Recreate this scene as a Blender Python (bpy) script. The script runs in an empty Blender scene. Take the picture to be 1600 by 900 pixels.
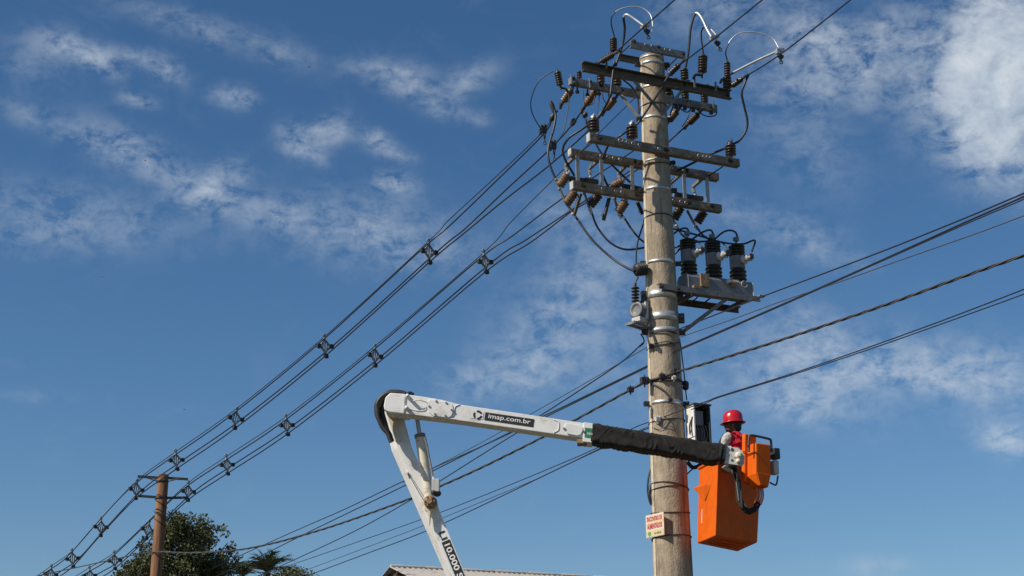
import bpy, bmesh, math, random
from mathutils import Vector as V, Matrix, noise
random.seed(7)
sc = bpy.context.scene
C = sc.collection
rad = math.radians

# ------------------------------------------------------------------ camera
FPX, PITCH, ROLL = 2400.0, rad(18.2), rad(.53)
EYE = V((0, 0, 1.6))
FW = V((0, math.cos(PITCH), math.sin(PITCH)))
R0 = V((1, 0, 0)); U0 = V((0, -math.sin(PITCH), math.cos(PITCH)))
RI = R0 * math.cos(ROLL) - U0 * math.sin(ROLL)
UP = R0 * math.sin(ROLL) + U0 * math.cos(ROLL)
cd = bpy.data.cameras.new('camera'); cam = bpy.data.objects.new('camera', cd); C.objects.link(cam)
cd.sensor_width = 36; cd.lens = FPX / 1600 * 36; cd.clip_start = .1; cd.clip_end = 20000
cam.matrix_world = Matrix.Translation(EYE) @ Matrix((RI, UP, -FW)).transposed().to_4x4()
sc.camera = cam

def ray(x, y): return FW + RI * ((x - 800) / FPX) + UP * ((450 - y) / FPX)

# ------------------------------------------------------------------ sky, sun, exposure
SUN_EL, SUN_AZ = rad(42), rad(62)                       # azimuth: left of straight behind the camera
SUN = V((-math.sin(SUN_AZ) * math.cos(SUN_EL), -math.cos(SUN_AZ) * math.cos(SUN_EL), math.sin(SUN_EL)))
sc.view_settings.view_transform = 'Standard'; sc.view_settings.look = 'None'
sc.view_settings.exposure = 0; sc.view_settings.gamma = 1
world = bpy.data.worlds.new('World'); sc.world = world; world.use_nodes = True
wt = world.node_tree; wn = wt.nodes; wl = wt.links
def wmath(op, a, b=None, c=None, clamp=False):
    n = wn.new('ShaderNodeMath'); n.operation = op; n.use_clamp = clamp
    for i, v in enumerate((a, b, c)):
        if v is None: continue
        if isinstance(v, (int, float)): n.inputs[i].default_value = v
        else: wl.new(v, n.inputs[i])
    return n.outputs[0]
sky = wn.new('ShaderNodeTexSky'); sky.sky_type = 'NISHITA'; sky.sun_disc = False
sky.sun_elevation = SUN_EL; sky.sun_rotation = math.atan2(SUN.x, SUN.y)
sky.altitude = 400; sky.air_density = 1.0; sky.dust_density = .6; sky.ozone_density = 3.0
tc = wn.new('ShaderNodeTexCoord'); dirv = tc.outputs['Generated']
# clouds: banks at their own directions in the sky, broken up by noise on the direction
CL = [  # photo x, y, half extents, tilt (deg, down to the right), weight
 (115, 75, 50, 20, 15, .95), (160, 100, 40, 16, 35, .7), (210, 88, 36, 12, 10, .6), (255, 108, 34, 20, 30, .75), (300, 40, 110, 22, 18, .45), (60, 95, 60, 40, 0, .3),
 (215, 157, 26, 11, 10, .95), (366, 152, 30, 16, 8, 1.05), (440, 80, 60, 20, 15, .3),
 (600, 110, 60, 18, 5, .7), (640, 135, 40, 16, 0, .6), (735, 125, 46, 20, -25, .75), (690, 165, 40, 18, 10, .55), (750, 185, 22, 12, 0, .5),
 (460, 215, 28, 24, 30, 1.0), (515, 205, 34, 20, -20, 1.1), (480, 240, 30, 14, 20, .7), (588, 218, 24, 14, 10, .95), (620, 242, 30, 12, 10, .6), (620, 287, 32, 18, 12, .95),
 (200, 235, 90, 28, 25, .85), (60, 190, 60, 18, 25, .5), (110, 330, 170, 40, 8, .42), (345, 285, 40, 28, -35, .85), (310, 305, 46, 22, 15, .7),
 (430, 335, 110, 28, 8, .5), (560, 350, 130, 50, 5, .5), (640, 390, 110, 40, 0, .42), (80, 370, 120, 30, 0, .34),
 (880, 520, 110, 70, -20, .62), (780, 590, 90, 34, -8, .72), (930, 430, 90, 60, -30, .5), (900, 340, 80, 40, 0, .45),
 (1060, 600, 100, 60, 0, .34), (1270, 590, 120, 60, 15, .45), (1240, 630, 60, 28, 15, .5), (1420, 560, 130, 40, 8, .5), (1560, 590, 90, 50, 10, .5),
 (1400, 585, 130, 25, 5, .45), (1250, 520, 60, 40, 0, .35), (1580, 690, 50, 22, 15, .75), (1370, 885, 40, 14, 0, .4), (1150, 330, 70, 26, 5, .28),
 (1240, 365, 60, 26, 5, .32), (1290, 400, 70, 20, 10, .25), (1120, 15, 95, 40, 0, .7),
 (1270, 60, 70, 45, 0, .62), (1330, 95, 60, 40, 0, .62), (1290, 140, 100, 30, 10, .42), (1410, 60, 45, 50, 0, .6), (1570, 70, 85, 110, 0, 1.75),
 (1520, 130, 70, 60, 20, .8), (1580, 200, 70, 60, 10, .85), (1500, 200, 90, 50, 40, .5), (1590, 270, 60, 40, 0, .4), (1240, 200, 120, 60, 50, .22), (30, 620, 60, 10, 0, .22),
]
acc = None
for (px, py, rx, ry, tilt, w) in CL:
    d0 = ray(px, py).normalized()
    r = RI - d0 * RI.dot(d0); r.normalize(); u = d0.cross(r) * -1; u.normalize()
    if u.z < 0: u = -u
    c, s = math.cos(rad(tilt)), math.sin(rad(tilt))
    t1 = (r * c - u * s) / (rx / FPX); t2 = (u * c + r * s) / (ry / FPX)
    q = []
    for t in (t1, t2):
        n = wn.new('ShaderNodeVectorMath'); n.operation = 'DOT_PRODUCT'
        wl.new(dirv, n.inputs[0]); n.inputs[1].default_value = t
        q.append(wmath('SUBTRACT', n.outputs['Value'], t.dot(d0)))
    s2 = wmath('MULTIPLY_ADD', q[0], q[0], wmath('MULTIPLY', q[1], q[1]))
    g = wmath('POWER', .34, s2)
    acc = wmath('MULTIPLY_ADD', g, w * (.68 if px < 1200 else 1.0), acc if acc is not None else 0.0)
def wnoise(scale, detail, rough, dist=0.0, stretch=(1, 1, 1), loc=(0, 0, 0)):
    m = wn.new('ShaderNodeMapping'); m.inputs['Scale'].default_value = stretch; m.inputs['Location'].default_value = loc; wl.new(dirv, m.inputs[0])
    n = wn.new('ShaderNodeTexNoise'); n.inputs['Scale'].default_value = scale; n.inputs['Detail'].default_value = detail
    n.inputs['Roughness'].default_value = rough; n.inputs['Distortion'].default_value = dist
    wl.new(m.outputs[0], n.inputs['Vector']); return n.outputs['Fac']
fine = wnoise(62, 10, .66, .3, (1, 1, 1.45))
wisp = wnoise(22, 9, .64, .6, (1, 1, 1.8), (3, 1, 5))
mod = wmath('ADD', wmath('MULTIPLY', wmath('SUBTRACT', fine, .5), 3.7), wmath('MULTIPLY', wmath('SUBTRACT', wisp, .5), 1.9))
dens = wmath('MULTIPLY', acc, wmath('ADD', mod, .57, None, True))
dens = wmath('MULTIPLY_ADD', wmath('SUBTRACT', acc, .8, None, True), 1.5, dens)
veil = wmath('MULTIPLY', wmath('SUBTRACT', wisp, .56, None, True), .18)
dens = wmath('SUBTRACT', 1.0, wmath('POWER', .36, wmath('ADD', dens, veil)))
mx = wn.new('ShaderNodeMix'); mx.data_type = 'RGBA'
hs = wn.new('ShaderNodeHueSaturation'); hs.inputs['Saturation'].default_value = 1.22; hs.inputs['Value'].default_value = 1.0
wl.new(sky.outputs[0], hs.inputs['Color'])
wl.new(dens, mx.inputs['Factor']); wl.new(hs.outputs[0], mx.inputs['A']); puff = wnoise(34, 9, .62, .4, (1, 1, 1.3), (7, 2, 1))
pr = wn.new('ShaderNodeMapRange'); pr.inputs[1].default_value = .32; pr.inputs[2].default_value = .68; wl.new(puff, pr.inputs[0])
cm = wn.new('ShaderNodeMix'); cm.data_type = 'RGBA'; cm.inputs['A'].default_value = (4.0, 5.0, 6.3, 1); cm.inputs['B'].default_value = (7.6, 8.2, 8.8, 1)
wl.new(pr.outputs[0], cm.inputs['Factor']); wl.new(cm.outputs['Result'], mx.inputs['B'])
bg = wn['Background']; bg.inputs['Strength'].default_value = .09
wl.new(mx.outputs['Result'], bg.inputs['Color'])
sl = bpy.data.lights.new('sun', 'SUN'); sl.energy = 5.0; sl.angle = rad(.5); sl.color = (1, .91, .77)
so = bpy.data.objects.new('sun', sl); C.objects.link(so)
so.rotation_euler = (-SUN).to_track_quat('-Z', 'Y').to_euler(); so.location = (0, 0, 60)

# ------------------------------------------------------------------ photo geometry -> points in the place
def at(x, y, Y):                                         # point on the sight line at distance Y
    d = ray(x, y); return EYE + d * (Y / d.y)
def hitz(x, y, z):
    d = ray(x, y); return EYE + d * ((z - EYE.z) / d.z)
def hit(x, y, P, N):
    d = ray(x, y); return EYE + d * ((P - EYE).dot(N) / d.dot(N))
def vp(x, y, P, Q):                                      # on the vertical plane through P and Q
    n = V((Q.y - P.y, P.x - Q.x, 0)); return hit(x, y, P, n)
Z = V((0, 0, 1))
P0 = at(1050, 860, 21.6)                                 # a point on the concrete pole's axis
TH = rad(24)
A = V((math.cos(TH), math.sin(TH), 0)); N = V((math.sin(TH), -math.cos(TH), 0))   # crossarm direction, its front
def pl(x, y, off): return hit(x, y, P0 + N * off, N)
def prad(z): return .274 - .0112 * (z - 4.81)            # pole radius
def on_pole(y):                                          # height of the pole's front at photo row y
    p = at(1035, y, P0.y - .22); return p.z

# ------------------------------------------------------------------ materials
MATS = {}
def mat(name, col, rough=.6, metal=0., col2=None, scale=8., bump=0., bscale=None, spec=.5, stretch=(1, 1, 1), detail=6, lo=.35, hi=.65, coat=0., island=0., dirt=None):
    if name in MATS: return MATS[name]
    m = bpy.data.materials.new(name); m.use_nodes = True; nt = m.node_tree; n = nt.nodes; l = nt.links
    b = n['Principled BSDF']; b.inputs['Roughness'].default_value = rough; b.inputs['Metallic'].default_value = metal
    b.inputs['Specular IOR Level'].default_value = spec; b.inputs['Coat Weight'].default_value = coat
    t = n.new('ShaderNodeTexCoord'); mp = n.new('ShaderNodeMapping'); mp.inputs['Scale'].default_value = stretch
    l.new(t.outputs['Object'], mp.inputs[0])
    out = None
    if col2 is not None:
        tx = n.new('ShaderNodeTexNoise'); tx.inputs['Scale'].default_value = scale; tx.inputs['Detail'].default_value = detail; tx.inputs['Roughness'].default_value = .65
        l.new(mp.outputs[0], tx.inputs['Vector'])
        r = n.new('ShaderNodeMapRange'); r.inputs[1].default_value = lo; r.inputs[2].default_value = hi; l.new(tx.outputs['Fac'], r.inputs[0])
        x = n.new('ShaderNodeMix'); x.data_type = 'RGBA'; x.inputs['A'].default_value = (*col, 1); x.inputs['B'].default_value = (*col2, 1)
        l.new(r.outputs[0], x.inputs['Factor']); out = x.outputs['Result']
    if dirt is not None:                                 # (colour, scale, stretch, lo, hi): streaks of wear
        mp2 = n.new('ShaderNodeMapping'); mp2.inputs['Scale'].default_value = dirt[2]; l.new(t.outputs['Object'], mp2.inputs[0])
        tx = n.new('ShaderNodeTexNoise'); tx.inputs['Scale'].default_value = dirt[1]; tx.inputs['Detail'].default_value = 7; tx.inputs['Roughness'].default_value = .7
        l.new(mp2.outputs[0], tx.inputs['Vector'])
        r = n.new('ShaderNodeMapRange'); r.inputs[1].default_value = dirt[3]; r.inputs[2].default_value = dirt[4]; l.new(tx.outputs['Fac'], r.inputs[0])
        x = n.new('ShaderNodeMix'); x.data_type = 'RGBA'; x.inputs['B'].default_value = (*dirt[0], 1)
        if out is not None: l.new(out, x.inputs['A'])
        else: x.inputs['A'].default_value = (*col, 1)
        l.new(r.outputs[0], x.inputs['Factor']); out = x.outputs['Result']
    if island:
        g = n.new('ShaderNodeNewGeometry'); h = n.new('ShaderNodeHueSaturation')
        r = n.new('ShaderNodeMapRange'); r.inputs[3].default_value = 1 - island; r.inputs[4].default_value = 1 + island; l.new(g.outputs['Random Per Island'], r.inputs[0])
        l.new(r.outputs[0], h.inputs['Value'])
        if out is not None: l.new(out, h.inputs['Color'])
        else: h.inputs['Color'].default_value = (*col, 1)
        out = h.outputs[0]
    if out is not None: l.new(out, b.inputs['Base Color'])
    else: b.inputs['Base Color'].default_value = (*col, 1)
    if bump:
        tx = n.new('ShaderNodeTexNoise'); tx.inputs['Scale'].default_value = bscale or scale * 3; tx.inputs['Detail'].default_value = 5
        l.new(mp.outputs[0], tx.inputs['Vector'])
        bp = n.new('ShaderNodeBump'); bp.inputs['Strength'].default_value = bump; bp.inputs['Distance'].default_value = .02
        l.new(tx.outputs['Fac'], bp.inputs['Height']); l.new(bp.outputs[0], b.inputs['Normal'])
    MATS[name] = m; return m

concrete = mat('concrete', (.25, .205, .152), .9, col2=(.45, .37, .275), scale=11, bump=.5, bscale=45, stretch=(1, 1, .55), lo=.3, hi=.7, spec=.2,
               dirt=((.11, .083, .06), 7, (1.7, 1.7, .11), .49, .74))
seam_m = mat('pale_cement_seam', (.50, .44, .34), .9, 0, (.60, .53, .42), 9, bump=.4, bscale=40, spec=.2, dirt=((.16, .12, .08), 7, (1, 1, .3), .55, .72))
galv = mat('galvanised_steel', (.33, .34, .35), .5, .55, (.47, .48, .49), 14, bump=.1, dirt=((.2, .15, .11), 7, (1, 1, 1), .58, .75))
galv_mid = mat('grey_galvanised_steel', (.19, .19, .185), .65, .35, (.27, .27, .26), 12, bump=.15, dirt=((.15, .115, .085), 7, (1, 1, 1), .52, .72))
galv_dull = mat('weathered_steel', (.17, .165, .155), .65, .3, (.25, .24, .225), 12, bump=.2, dirt=((.12, .07, .04), 6, (1, 1, 1), .55, .72))
channel = mat('rusted_channel_steel', (.10, .085, .07), .75, .2, (.16, .13, .105), 9, bump=.2, dirt=((.07, .04, .025), 5, (1, 1, 1), .5, .7))
beam = mat('weathered_polymer_beam', (.17, .14, .11), .9, 0, (.25, .21, .165), 9, bump=.3, dirt=((.11, .08, .055), 6, (1, 1, 3), .5, .7), spec=.25)
band_m = mat('bright_steel_band', (.62, .62, .6), .38, .7, (.5, .5, .48), 10, bump=.1)
dark_metal = mat('dark_steel', (.05, .05, .052), .6, .4, (.085, .078, .07), 20)
porcelain = mat('dark_brown_porcelain', (.035, .026, .022), .3, 0, (.06, .042, .032), 16, spec=.5)
brown_porc = mat('brown_porcelain', (.13, .075, .045), .42, 0, (.19, .12, .075), 14, dirt=((.07, .045, .03), 9, (1, 1, 1), .5, .7))
black_poly = mat('black_polymer', (.02, .02, .022), .5, 0, (.035, .034, .034), 12)
cable_m = mat('black_covered_cable', (.014, .017, .026), .45, 0, (.022, .024, .032), 10)
grey_wire = mat('aged_wire', (.05, .05, .052), .6, .2, (.08, .075, .07), 10)
pale_metal = mat('pale_grey_metal', (.62, .63, .64), .4, .45, (.5, .5, .5), 12)
alu_twist = mat('twisted_cable_sheath', (.045, .045, .048), .5, 0, (.08, .08, .083), 5)
grey_paint = mat('grey_enamel', (.15, .16, .165), .5, 0, (.20, .205, .21), 7, dirt=((.17, .12, .08), 8, (1, 1, 1), .6, .78))
light_grey = mat('light_grey_enamel', (.46, .45, .43), .5, 0, (.55, .54, .51), 8, dirt=((.24, .2, .15), 9, (1, 1, 1), .58, .75))
white_paint = mat('white_gelcoat', (.70, .69, .67), .45, 0, (.79, .785, .77), 3, bump=.03, bscale=60, dirt=((.40, .33, .25), 4.5, (1, 1, 1), .54, .80))
cream_paint = mat('dirty_cream_paint', (.62, .55, .43), .5, 0, (.72, .66, .54), 4, dirt=((.2, .13, .08), 6, (1, 1, 1), .56, .72))
rust = mat('rusty_tan_metal', (.33, .24, .15), .8, .1, (.2, .11, .06), 14, bump=.3)
orange = mat('orange_fibreglass', (.72, .130, .008), .58, 0, (.62, .102, .006), 5, spec=.14, bump=.06, bscale=40, dirt=((.30, .075, .02), 5, (1, 1, .35), .56, .82))
orange_hose = mat('orange_hose', (.7, .22, .12), .5, 0, (.6, .16, .08), 8)
black_cloth = mat('black_canvas', (.011, .0105, .010), .8, 0, (.025, .023, .021), 6, bump=.35, bscale=90, spec=.3)
steel_rod = mat('cylinder_chrome', (.35, .37, .4), .25, .9)
black_print = mat('black_vinyl', (.015, .015, .016), .5, 0, (.02, .02, .02), 5)
white_print = mat('white_vinyl', (.8, .8, .78), .5, 0, (.76, .76, .74), 5)
green_print = mat('green_vinyl', (.02, .17, .09), .5, 0, (.03, .2, .1), 8)
helmet_m = mat('red_helmet_plastic', (.56, .010, .018), .28, 0, (.47, .008, .014), 3, coat=.4)
skin_m = mat('brown_skin', (.20, .095, .058), .55, 0, (.19, .085, .05), 12)
hair_m = mat('black_hair', (.012, .010, .009), .6, 0, (.02, .017, .014), 40)
navy = mat('navy_trousers', (.02, .024, .04), .85, 0, (.03, .034, .05), 20)
boot_m = mat('black_boot_leather', (.02, .017, .015), .5, 0, (.03, .026, .02), 14)
wood = mat('reddish_treated_wood', (.19, .09, .045), .8, 0, (.31, .165, .09), 5, bump=.4, bscale=16, stretch=(3, 3, .25), spec=.25, dirt=((.06, .03, .018), 9, (3, 3, .12), .52, .66))
spacer_m = mat('grey_spacer_polymer', (.19, .19, .185), .6, 0, (.30, .30, .29), 14)
leafA = mat('tree_leaves', (.066, .076, .027), .6, 0, (.11, .118, .048), 1.3, island=.45, spec=.3)
leafB = mat('palm_leaves', (.085, .105, .055), .5, 0, (.13, .155, .085), 1.5, island=.35, spec=.4)
bark = mat('brown_bark', (.09, .065, .045), .9, 0, (.14, .1, .075), 6, bump=.5)
roof_m = mat('fibre_cement_roof', (.37, .35, .32), .9, 0, (.50, .475, .44), 5, bump=.2, dirt=((.22, .17, .13), 5, (1, 1, 1), .5, .75))
shed_wood = mat('dark_shed_timber', (.06, .035, .022), .85, 0, (.1, .06, .04), 7)
shed_wall = mat('whitewashed_wall', (.5, .48, .44), .9, 0, (.6, .57, .52), 4)
soil = mat('dark_soil_and_turf', (.10, .065, .042), .95, 0, (.075, .055, .034), .35, bump=.3, bscale=2, dirt=((.05, .065, .022), .08, (1, 1, 1), .45, .55))
bird_m = mat('dark_feathers', (.02, .018, .017), .8, 0, (.035, .03, .028), 20)

# ------------------------------------------------------------------ mesh helpers
ORG = {}
class MB:
    def __init__(s): s.v = []; s.f = []; s.sm = []
    def add(s, vs, fs, smooth=False):
        k = len(s.v); s.v += [V(p) for p in vs]; s.f += [tuple(i + k for i in f) for f in fs]; s.sm += [smooth] * len(fs); return s
    def box(s, c, a, b, d):                              # centre and three half edges
        vs = [c + a * i + b * j + d * k for k in (-1, 1) for j in (-1, 1) for i in (-1, 1)]
        return s.add(vs, [(0, 2, 3, 1), (4, 5, 7, 6), (0, 1, 5, 4), (2, 6, 7, 3), (0, 4, 6, 2), (1, 3, 7, 5)])
    def bar(s, p, q, w, h, up=Z):                        # square bar between two points
        d = (q - p); L = d.length; d.normalize(); x = d.cross(up)
        if x.length < 1e-4: x = d.cross(V((1, 0, 0)))
        x.normalize(); y = x.cross(d)
        return s.box((p + q) / 2, d * (L / 2), x * (w / 2), y * (h / 2))
    def prism(s, poly, vec):
        n = len(poly); vs = list(poly) + [p + vec for p in poly]
        fs = [tuple(range(n)), tuple(range(2 * n - 1, n - 1, -1))] + [(i, i + n, (i + 1) % n + n, (i + 1) % n) for i in range(n)]
        return s.add(vs, fs)
    def tube(s, pts, r, n=8, caps=True):
        m = len(pts); rr = r if isinstance(r, (list, tuple)) else [r] * m
        T = [(pts[min(i + 1, m - 1)] - pts[max(i - 1, 0)]).normalized() for i in range(m)]
        x = T[0].cross(Z)
        if x.length < 1e-3: x = T[0].cross(V((0, 1, 0)))
        x.normalize(); vs = []
        for i in range(m):
            x = x - T[i] * x.dot(T[i])
            if x.length < 1e-6: x = T[i].orthogonal()
            x.normalize(); y = T[i].cross(x)
            vs += [pts[i] + (x * math.cos(2 * math.pi * k / n) + y * math.sin(2 * math.pi * k / n)) * rr[i] for k in range(n)]
        fs = [(i * n + k, i * n + (k + 1) % n, (i + 1) * n + (k + 1) % n, (i + 1) * n + k) for i in range(m - 1) for k in range(n)]
        s.add(vs, fs, True)
        if caps: s.add(vs[:n], [tuple(range(n - 1, -1, -1))]); s.add(vs[-n:], [tuple(range(n))])
        return s
    def lathe(s, p, axis, prof, n=16, smooth=True):      # profile (distance along the axis, radius)
        ax = axis.normalized(); x = ax.orthogonal().normalized(); y = ax.cross(x); vs = []
        for (t, r) in prof: vs += [p + ax * t + (x * math.cos(2 * math.pi * k / n) + y * math.sin(2 * math.pi * k / n)) * max(r, 1e-4) for k in range(n)]
        m = len(prof)
        fs = [(i * n + k, i * n + (k + 1) % n, (i + 1) * n + (k + 1) % n, (i + 1) * n + k) for i in range(m - 1) for k in range(n)]
        s.add(vs, fs, smooth)
        s.add(vs[:n], [tuple(range(n - 1, -1, -1))]); s.add(vs[-n:], [tuple(range(n))]); return s
    def ring(s, c, axis, R, r, n=14, k=6):
        ax = axis.normalized(); x = ax.orthogonal().normalized(); y = ax.cross(x); vs = []
        for i in range(n):
            a = 2 * math.pi * i / n; d = x * math.cos(a) + y * math.sin(a)
            for j in range(k):
                b = 2 * math.pi * j / k; vs.append(c + d * (R + r * math.cos(b)) + ax * (r * math.sin(b)))
        fs = [(i * k + j, ((i + 1) % n) * k + j, ((i + 1) % n) * k + (j + 1) % k, i * k + (j + 1) % k) for i in range(n) for j in range(k)]
        return s.add(vs, fs, True)
    def ball(s, c, rx, ry=None, rz=None, rot=None, n=14, m=9):
        ry = ry or rx; rz = rz or rx; vs = []
        for i in range(m + 1):
            t = math.pi * i / m
            for k in range(n):
                a = 2 * math.pi * k / n
                p = V((rx * math.sin(t) * math.cos(a), ry * math.sin(t) * math.sin(a), rz * math.cos(t)))
                vs.append(c + (rot @ p if rot else p))
        fs = [(i * n + k, (i + 1) * n + k, (i + 1) * n + (k + 1) % n, i * n + (k + 1) % n) for i in range(m) for k in range(n)]
        return s.add(vs, fs, True)
    def mesh(s, name, m, org=V((0, 0, 0))):
        me = bpy.data.meshes.new(name); me.from_pydata([p - org for p in s.v], [], s.f); me.materials.append(m)
        me.polygons.foreach_set('use_smooth', s.sm)
        b = bmesh.new(); b.from_mesh(me); bmesh.ops.recalc_face_normals(b, faces=b.faces[:]); b.to_mesh(me); b.free()
        return me
    def build(s, name, m, parent=None, bevel=0., org=None):
        o0 = ORG[parent.name] if parent else (org or s.v[0])
        o = bpy.data.objects.new(name, s.mesh(name, m, o0)); C.objects.link(o)
        if parent: o.parent = parent
        else: o.location = o0
        ORG[o.name] = o0
        if bevel:
            md = o.modifiers.new('bevel', 'BEVEL'); md.width = bevel; md.segments = 2; md.limit_method = 'ANGLE'
        return o
def tag(o, label, cat, group=None, kind=None):
    if label: o['label'] = label
    if cat: o['category'] = cat
    if group: o['group'] = group
    if kind: o['kind'] = kind
    return o
def thing(name, base, label, cat, group=None):           # an Empty at the thing's base, parent of its parts
    e = bpy.data.objects.new(name, None); C.objects.link(e); e.location = base; e.empty_display_size = .1
    ORG[e.name] = V(base); return tag(e, label, cat, group)
def stand(name, proto, M, label, cat, group=None):       # a repeat: its own Empty and parts on shared meshes
    e = bpy.data.objects.new(name, None); C.objects.link(e); e.matrix_world = M; e.empty_display_size = .1
    tag(e, label, cat, group)
    for pn, me in proto:
        o = bpy.data.objects.new(pn, me); C.objects.link(o); o.parent = e
    return e
def aim(p, q, ref=None, scale=1., up=None):              # matrix at p with its Z towards q
    z = (q - p).normalized(); x = up if up is not None else N
    x = x - z * x.dot(z)
    if x.length < 1e-3: x = z.orthogonal()
    x.normalize(); y = z.cross(x)
    return Matrix.Translation(p) @ Matrix((x, y, z)).transposed().to_4x4() @ Matrix.Scale(scale, 4)
def smooth(pts, k=8):                                    # Catmull-Rom through the points
    if len(pts) < 3: return [pts[0].lerp(pts[1], i / k) for i in range(k + 1)]
    out = []; P = [pts[0] * 2 - pts[1]] + list(pts) + [pts[-1] * 2 - pts[-2]]
    for i in range(1, len(P) - 2):
        a, b, c, d = P[i - 1:i + 3]
        for j in range(k):
            t = j / k
            out.append(.5 * ((2 * b) + (c - a) * t + (2 * a - 5 * b + 4 * c - d) * t * t + (3 * b - a - 3 * c + d) * t ** 3))
    out.append(pts[-1]); return out
def pls(lst, off):                                       # photo points -> 3D, offset given once or per point
    n = len(lst); o = off if isinstance(off, (list, tuple)) else [off] * n
    if len(o) == 2 and n != 2: o = [o[0] + (o[1] - o[0]) * i / (n - 1) for i in range(n)]
    return [pl(x, y, f) for (x, y), f in zip(lst, o)]
def wire(name, pts, r, m, label, cat='cable', group=None, k=8, n=7):
    o = MB().tube(smooth(pts, k), r, n).build(name, m, None, org=pts[0]); return tag(o, label, cat, group)

def flat_text(s, O, u, v, width, height, m, parent, name, lift, bold=.012):   # lettering on a surface, depth along lift
    cu = bpy.data.curves.new('lettering', 'FONT'); cu.body = s; cu.offset = bold; cu.resolution_u = 3
    to = bpy.data.objects.new('lettering', cu); C.objects.link(to)
    dg = bpy.context.evaluated_depsgraph_get(); me = bpy.data.meshes.new_from_object(to.evaluated_get(dg))
    bpy.data.objects.remove(to); bpy.data.curves.remove(cu)
    xs = [p.co.x for p in me.vertices]; ys = [p.co.y for p in me.vertices]
    x0, x1, y0, y1 = min(xs), max(xs), min(ys), max(ys); org = ORG[parent.name]
    for p in me.vertices: p.co = O + u * ((p.co.x - x0) / (x1 - x0) * width) + v * ((p.co.y - y0) / (y1 - y0) * height) + lift - org
    me.materials.clear(); me.materials.append(m); me.name = name
    o = bpy.data.objects.new(name, me); C.objects.link(o); o.parent = parent; ORG[o.name] = org; return o
def sheet(O, u, v, w, h, lift, t=.002):                  # a thin sticker
    n = lift.normalized(); a = O + lift
    return MB().prism([a, a + u * w, a + u * w + v * h, a + v * h], -n * t)

# ------------------------------------------------------------------ ground
g = MB(); n = 40
vs = [V(((i / n - .5) * 12000, (j / n - .5) * 12000, 0)) for j in range(n + 1) for i in range(n + 1)]
g.add(vs, [(j * (n + 1) + i, j * (n + 1) + i + 1, (j + 1) * (n + 1) + i + 1, (j + 1) * (n + 1) + i) for j in range(n) for i in range(n)])
tag(g.build('ground', soil, org=V((0, 0, 0))), 'reddish bare soil around the poles', None, kind='structure')

# ------------------------------------------------------------------ the concrete pole
PX, PY = P0.x, P0.y
ZTOP = on_pole(80)
pole = thing('utility_pole', (PX, PY, 0), 'tall round concrete utility pole loaded with crossarms and cables', 'utility pole')
def axis(z): return V((PX, PY, z))
m = MB(); nz, ns = 60, 40; vs = []
for i in range(nz + 1):
    z = ZTOP * i / nz; r = prad(z)
    for k in range(ns):
        a = 2 * math.pi * k / ns
        rr = r + .0025 * noise.noise(V((math.cos(a) * 2, math.sin(a) * 2, z * 1.4)))
        vs.append(V((PX + rr * math.cos(a), PY + rr * math.sin(a), z)))
m.add(vs, [(i * ns + k, i * ns + (k + 1) % ns, (i + 1) * ns + (k + 1) % ns, (i + 1) * ns + k) for i in range(nz) for k in range(ns)], True)
m.add(vs[-ns:], [tuple(range(ns))])
m.build('shaft', concrete, pole)
for sgn in (-1, 1):                                      # moulding seams left and right
    m = MB(); a = rad(-90 - 66) if sgn < 0 else rad(-90 + 114)
    p = [axis(z) + V((math.cos(a), math.sin(a), 0)) * (prad(z) + .002) for z in (.1, ZTOP - .1)]
    m.bar(p[0], p[1], .062, .012, V((math.cos(a), math.sin(a), 0))); m.build('mould_seam', seam_m, pole, .003)
def band(y, h, mt, ears=True, dr=.006, tilt=0.):
    z = on_pole(y); r = prad(z) + dr; m = MB(); hh = h / 2
    vs = []; n = 36
    for k in range(n):
        a = 2 * math.pi * k / n; dz = tilt * math.sin(a + 2.2)
        c, s = math.cos(a), math.sin(a)
        for (q, zz) in ((r, -hh), (r, hh), (r - .012, hh), (r - .012, -hh)): vs.append(V((PX + q * c, PY + q * s, z + zz + dz)))
    m.add(vs, [(4 * k + j, 4 * ((k + 1) % n) + j, 4 * ((k + 1) % n) + (j + 1) % 4, 4 * k + (j + 1) % 4) for k in range(n) for j in range(4)], False)
    for i in range(len(m.sm)): m.sm[i] = i % 4 in (0, 2)
    o = m.build('clamp_band', mt, pole)
    if ears:
        for a in (rad(195), rad(-8)):                    # bolted ears of the clamp
            d = V((math.cos(a), math.sin(a), 0)); t = V((-d.y, d.x, 0)); e = MB(); c = axis(z) + d * (r + .035)
            for s in (-1, 1): e.box(c + t * (.022 * s), d * .045, t * .005, Z * (hh + .006))
            e.tube([c - t * .09 + d * .012, c + t * .09 + d * .012], .009, 6); e.tube([c - t * .04 + d * .012, c - t * .056 + d * .012], .018, 6); e.tube([c + t * .04 + d * .012, c + t * .056 + d * .012], .018, 6)
            e.build('clamp_bolt', dark_metal, o)
    return o
band(84, .03, band_m, False); band(93, .055, band_m); band(131, .04, band_m); band(179, .05, band_m); band(247, .035, galv); band(291, .055, band_m)
band(406, .05, band_m); band(457, .13, band_m); band(492, .13, band_m); band(514, .07, galv); band(627, .055, band_m)
for y, t in ((113, .03), (160, .02), (252, .02), (336, .03), (758, .05), (763, .03), (798, .03), (838, .02), (535, .06), (590, .02), (655, .02)):
    z = on_pole(y); r = prad(z) + .007
    pts = [axis(z + t * math.sin(2 * math.pi * k / 32 + y)) + V((math.cos(2 * math.pi * k / 32), math.sin(2 * math.pi * k / 32), 0)) * r for k in range(33)]
    MB().tube(pts, .008, 6, False).build('tie_wire', dark_metal, pole)

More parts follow.
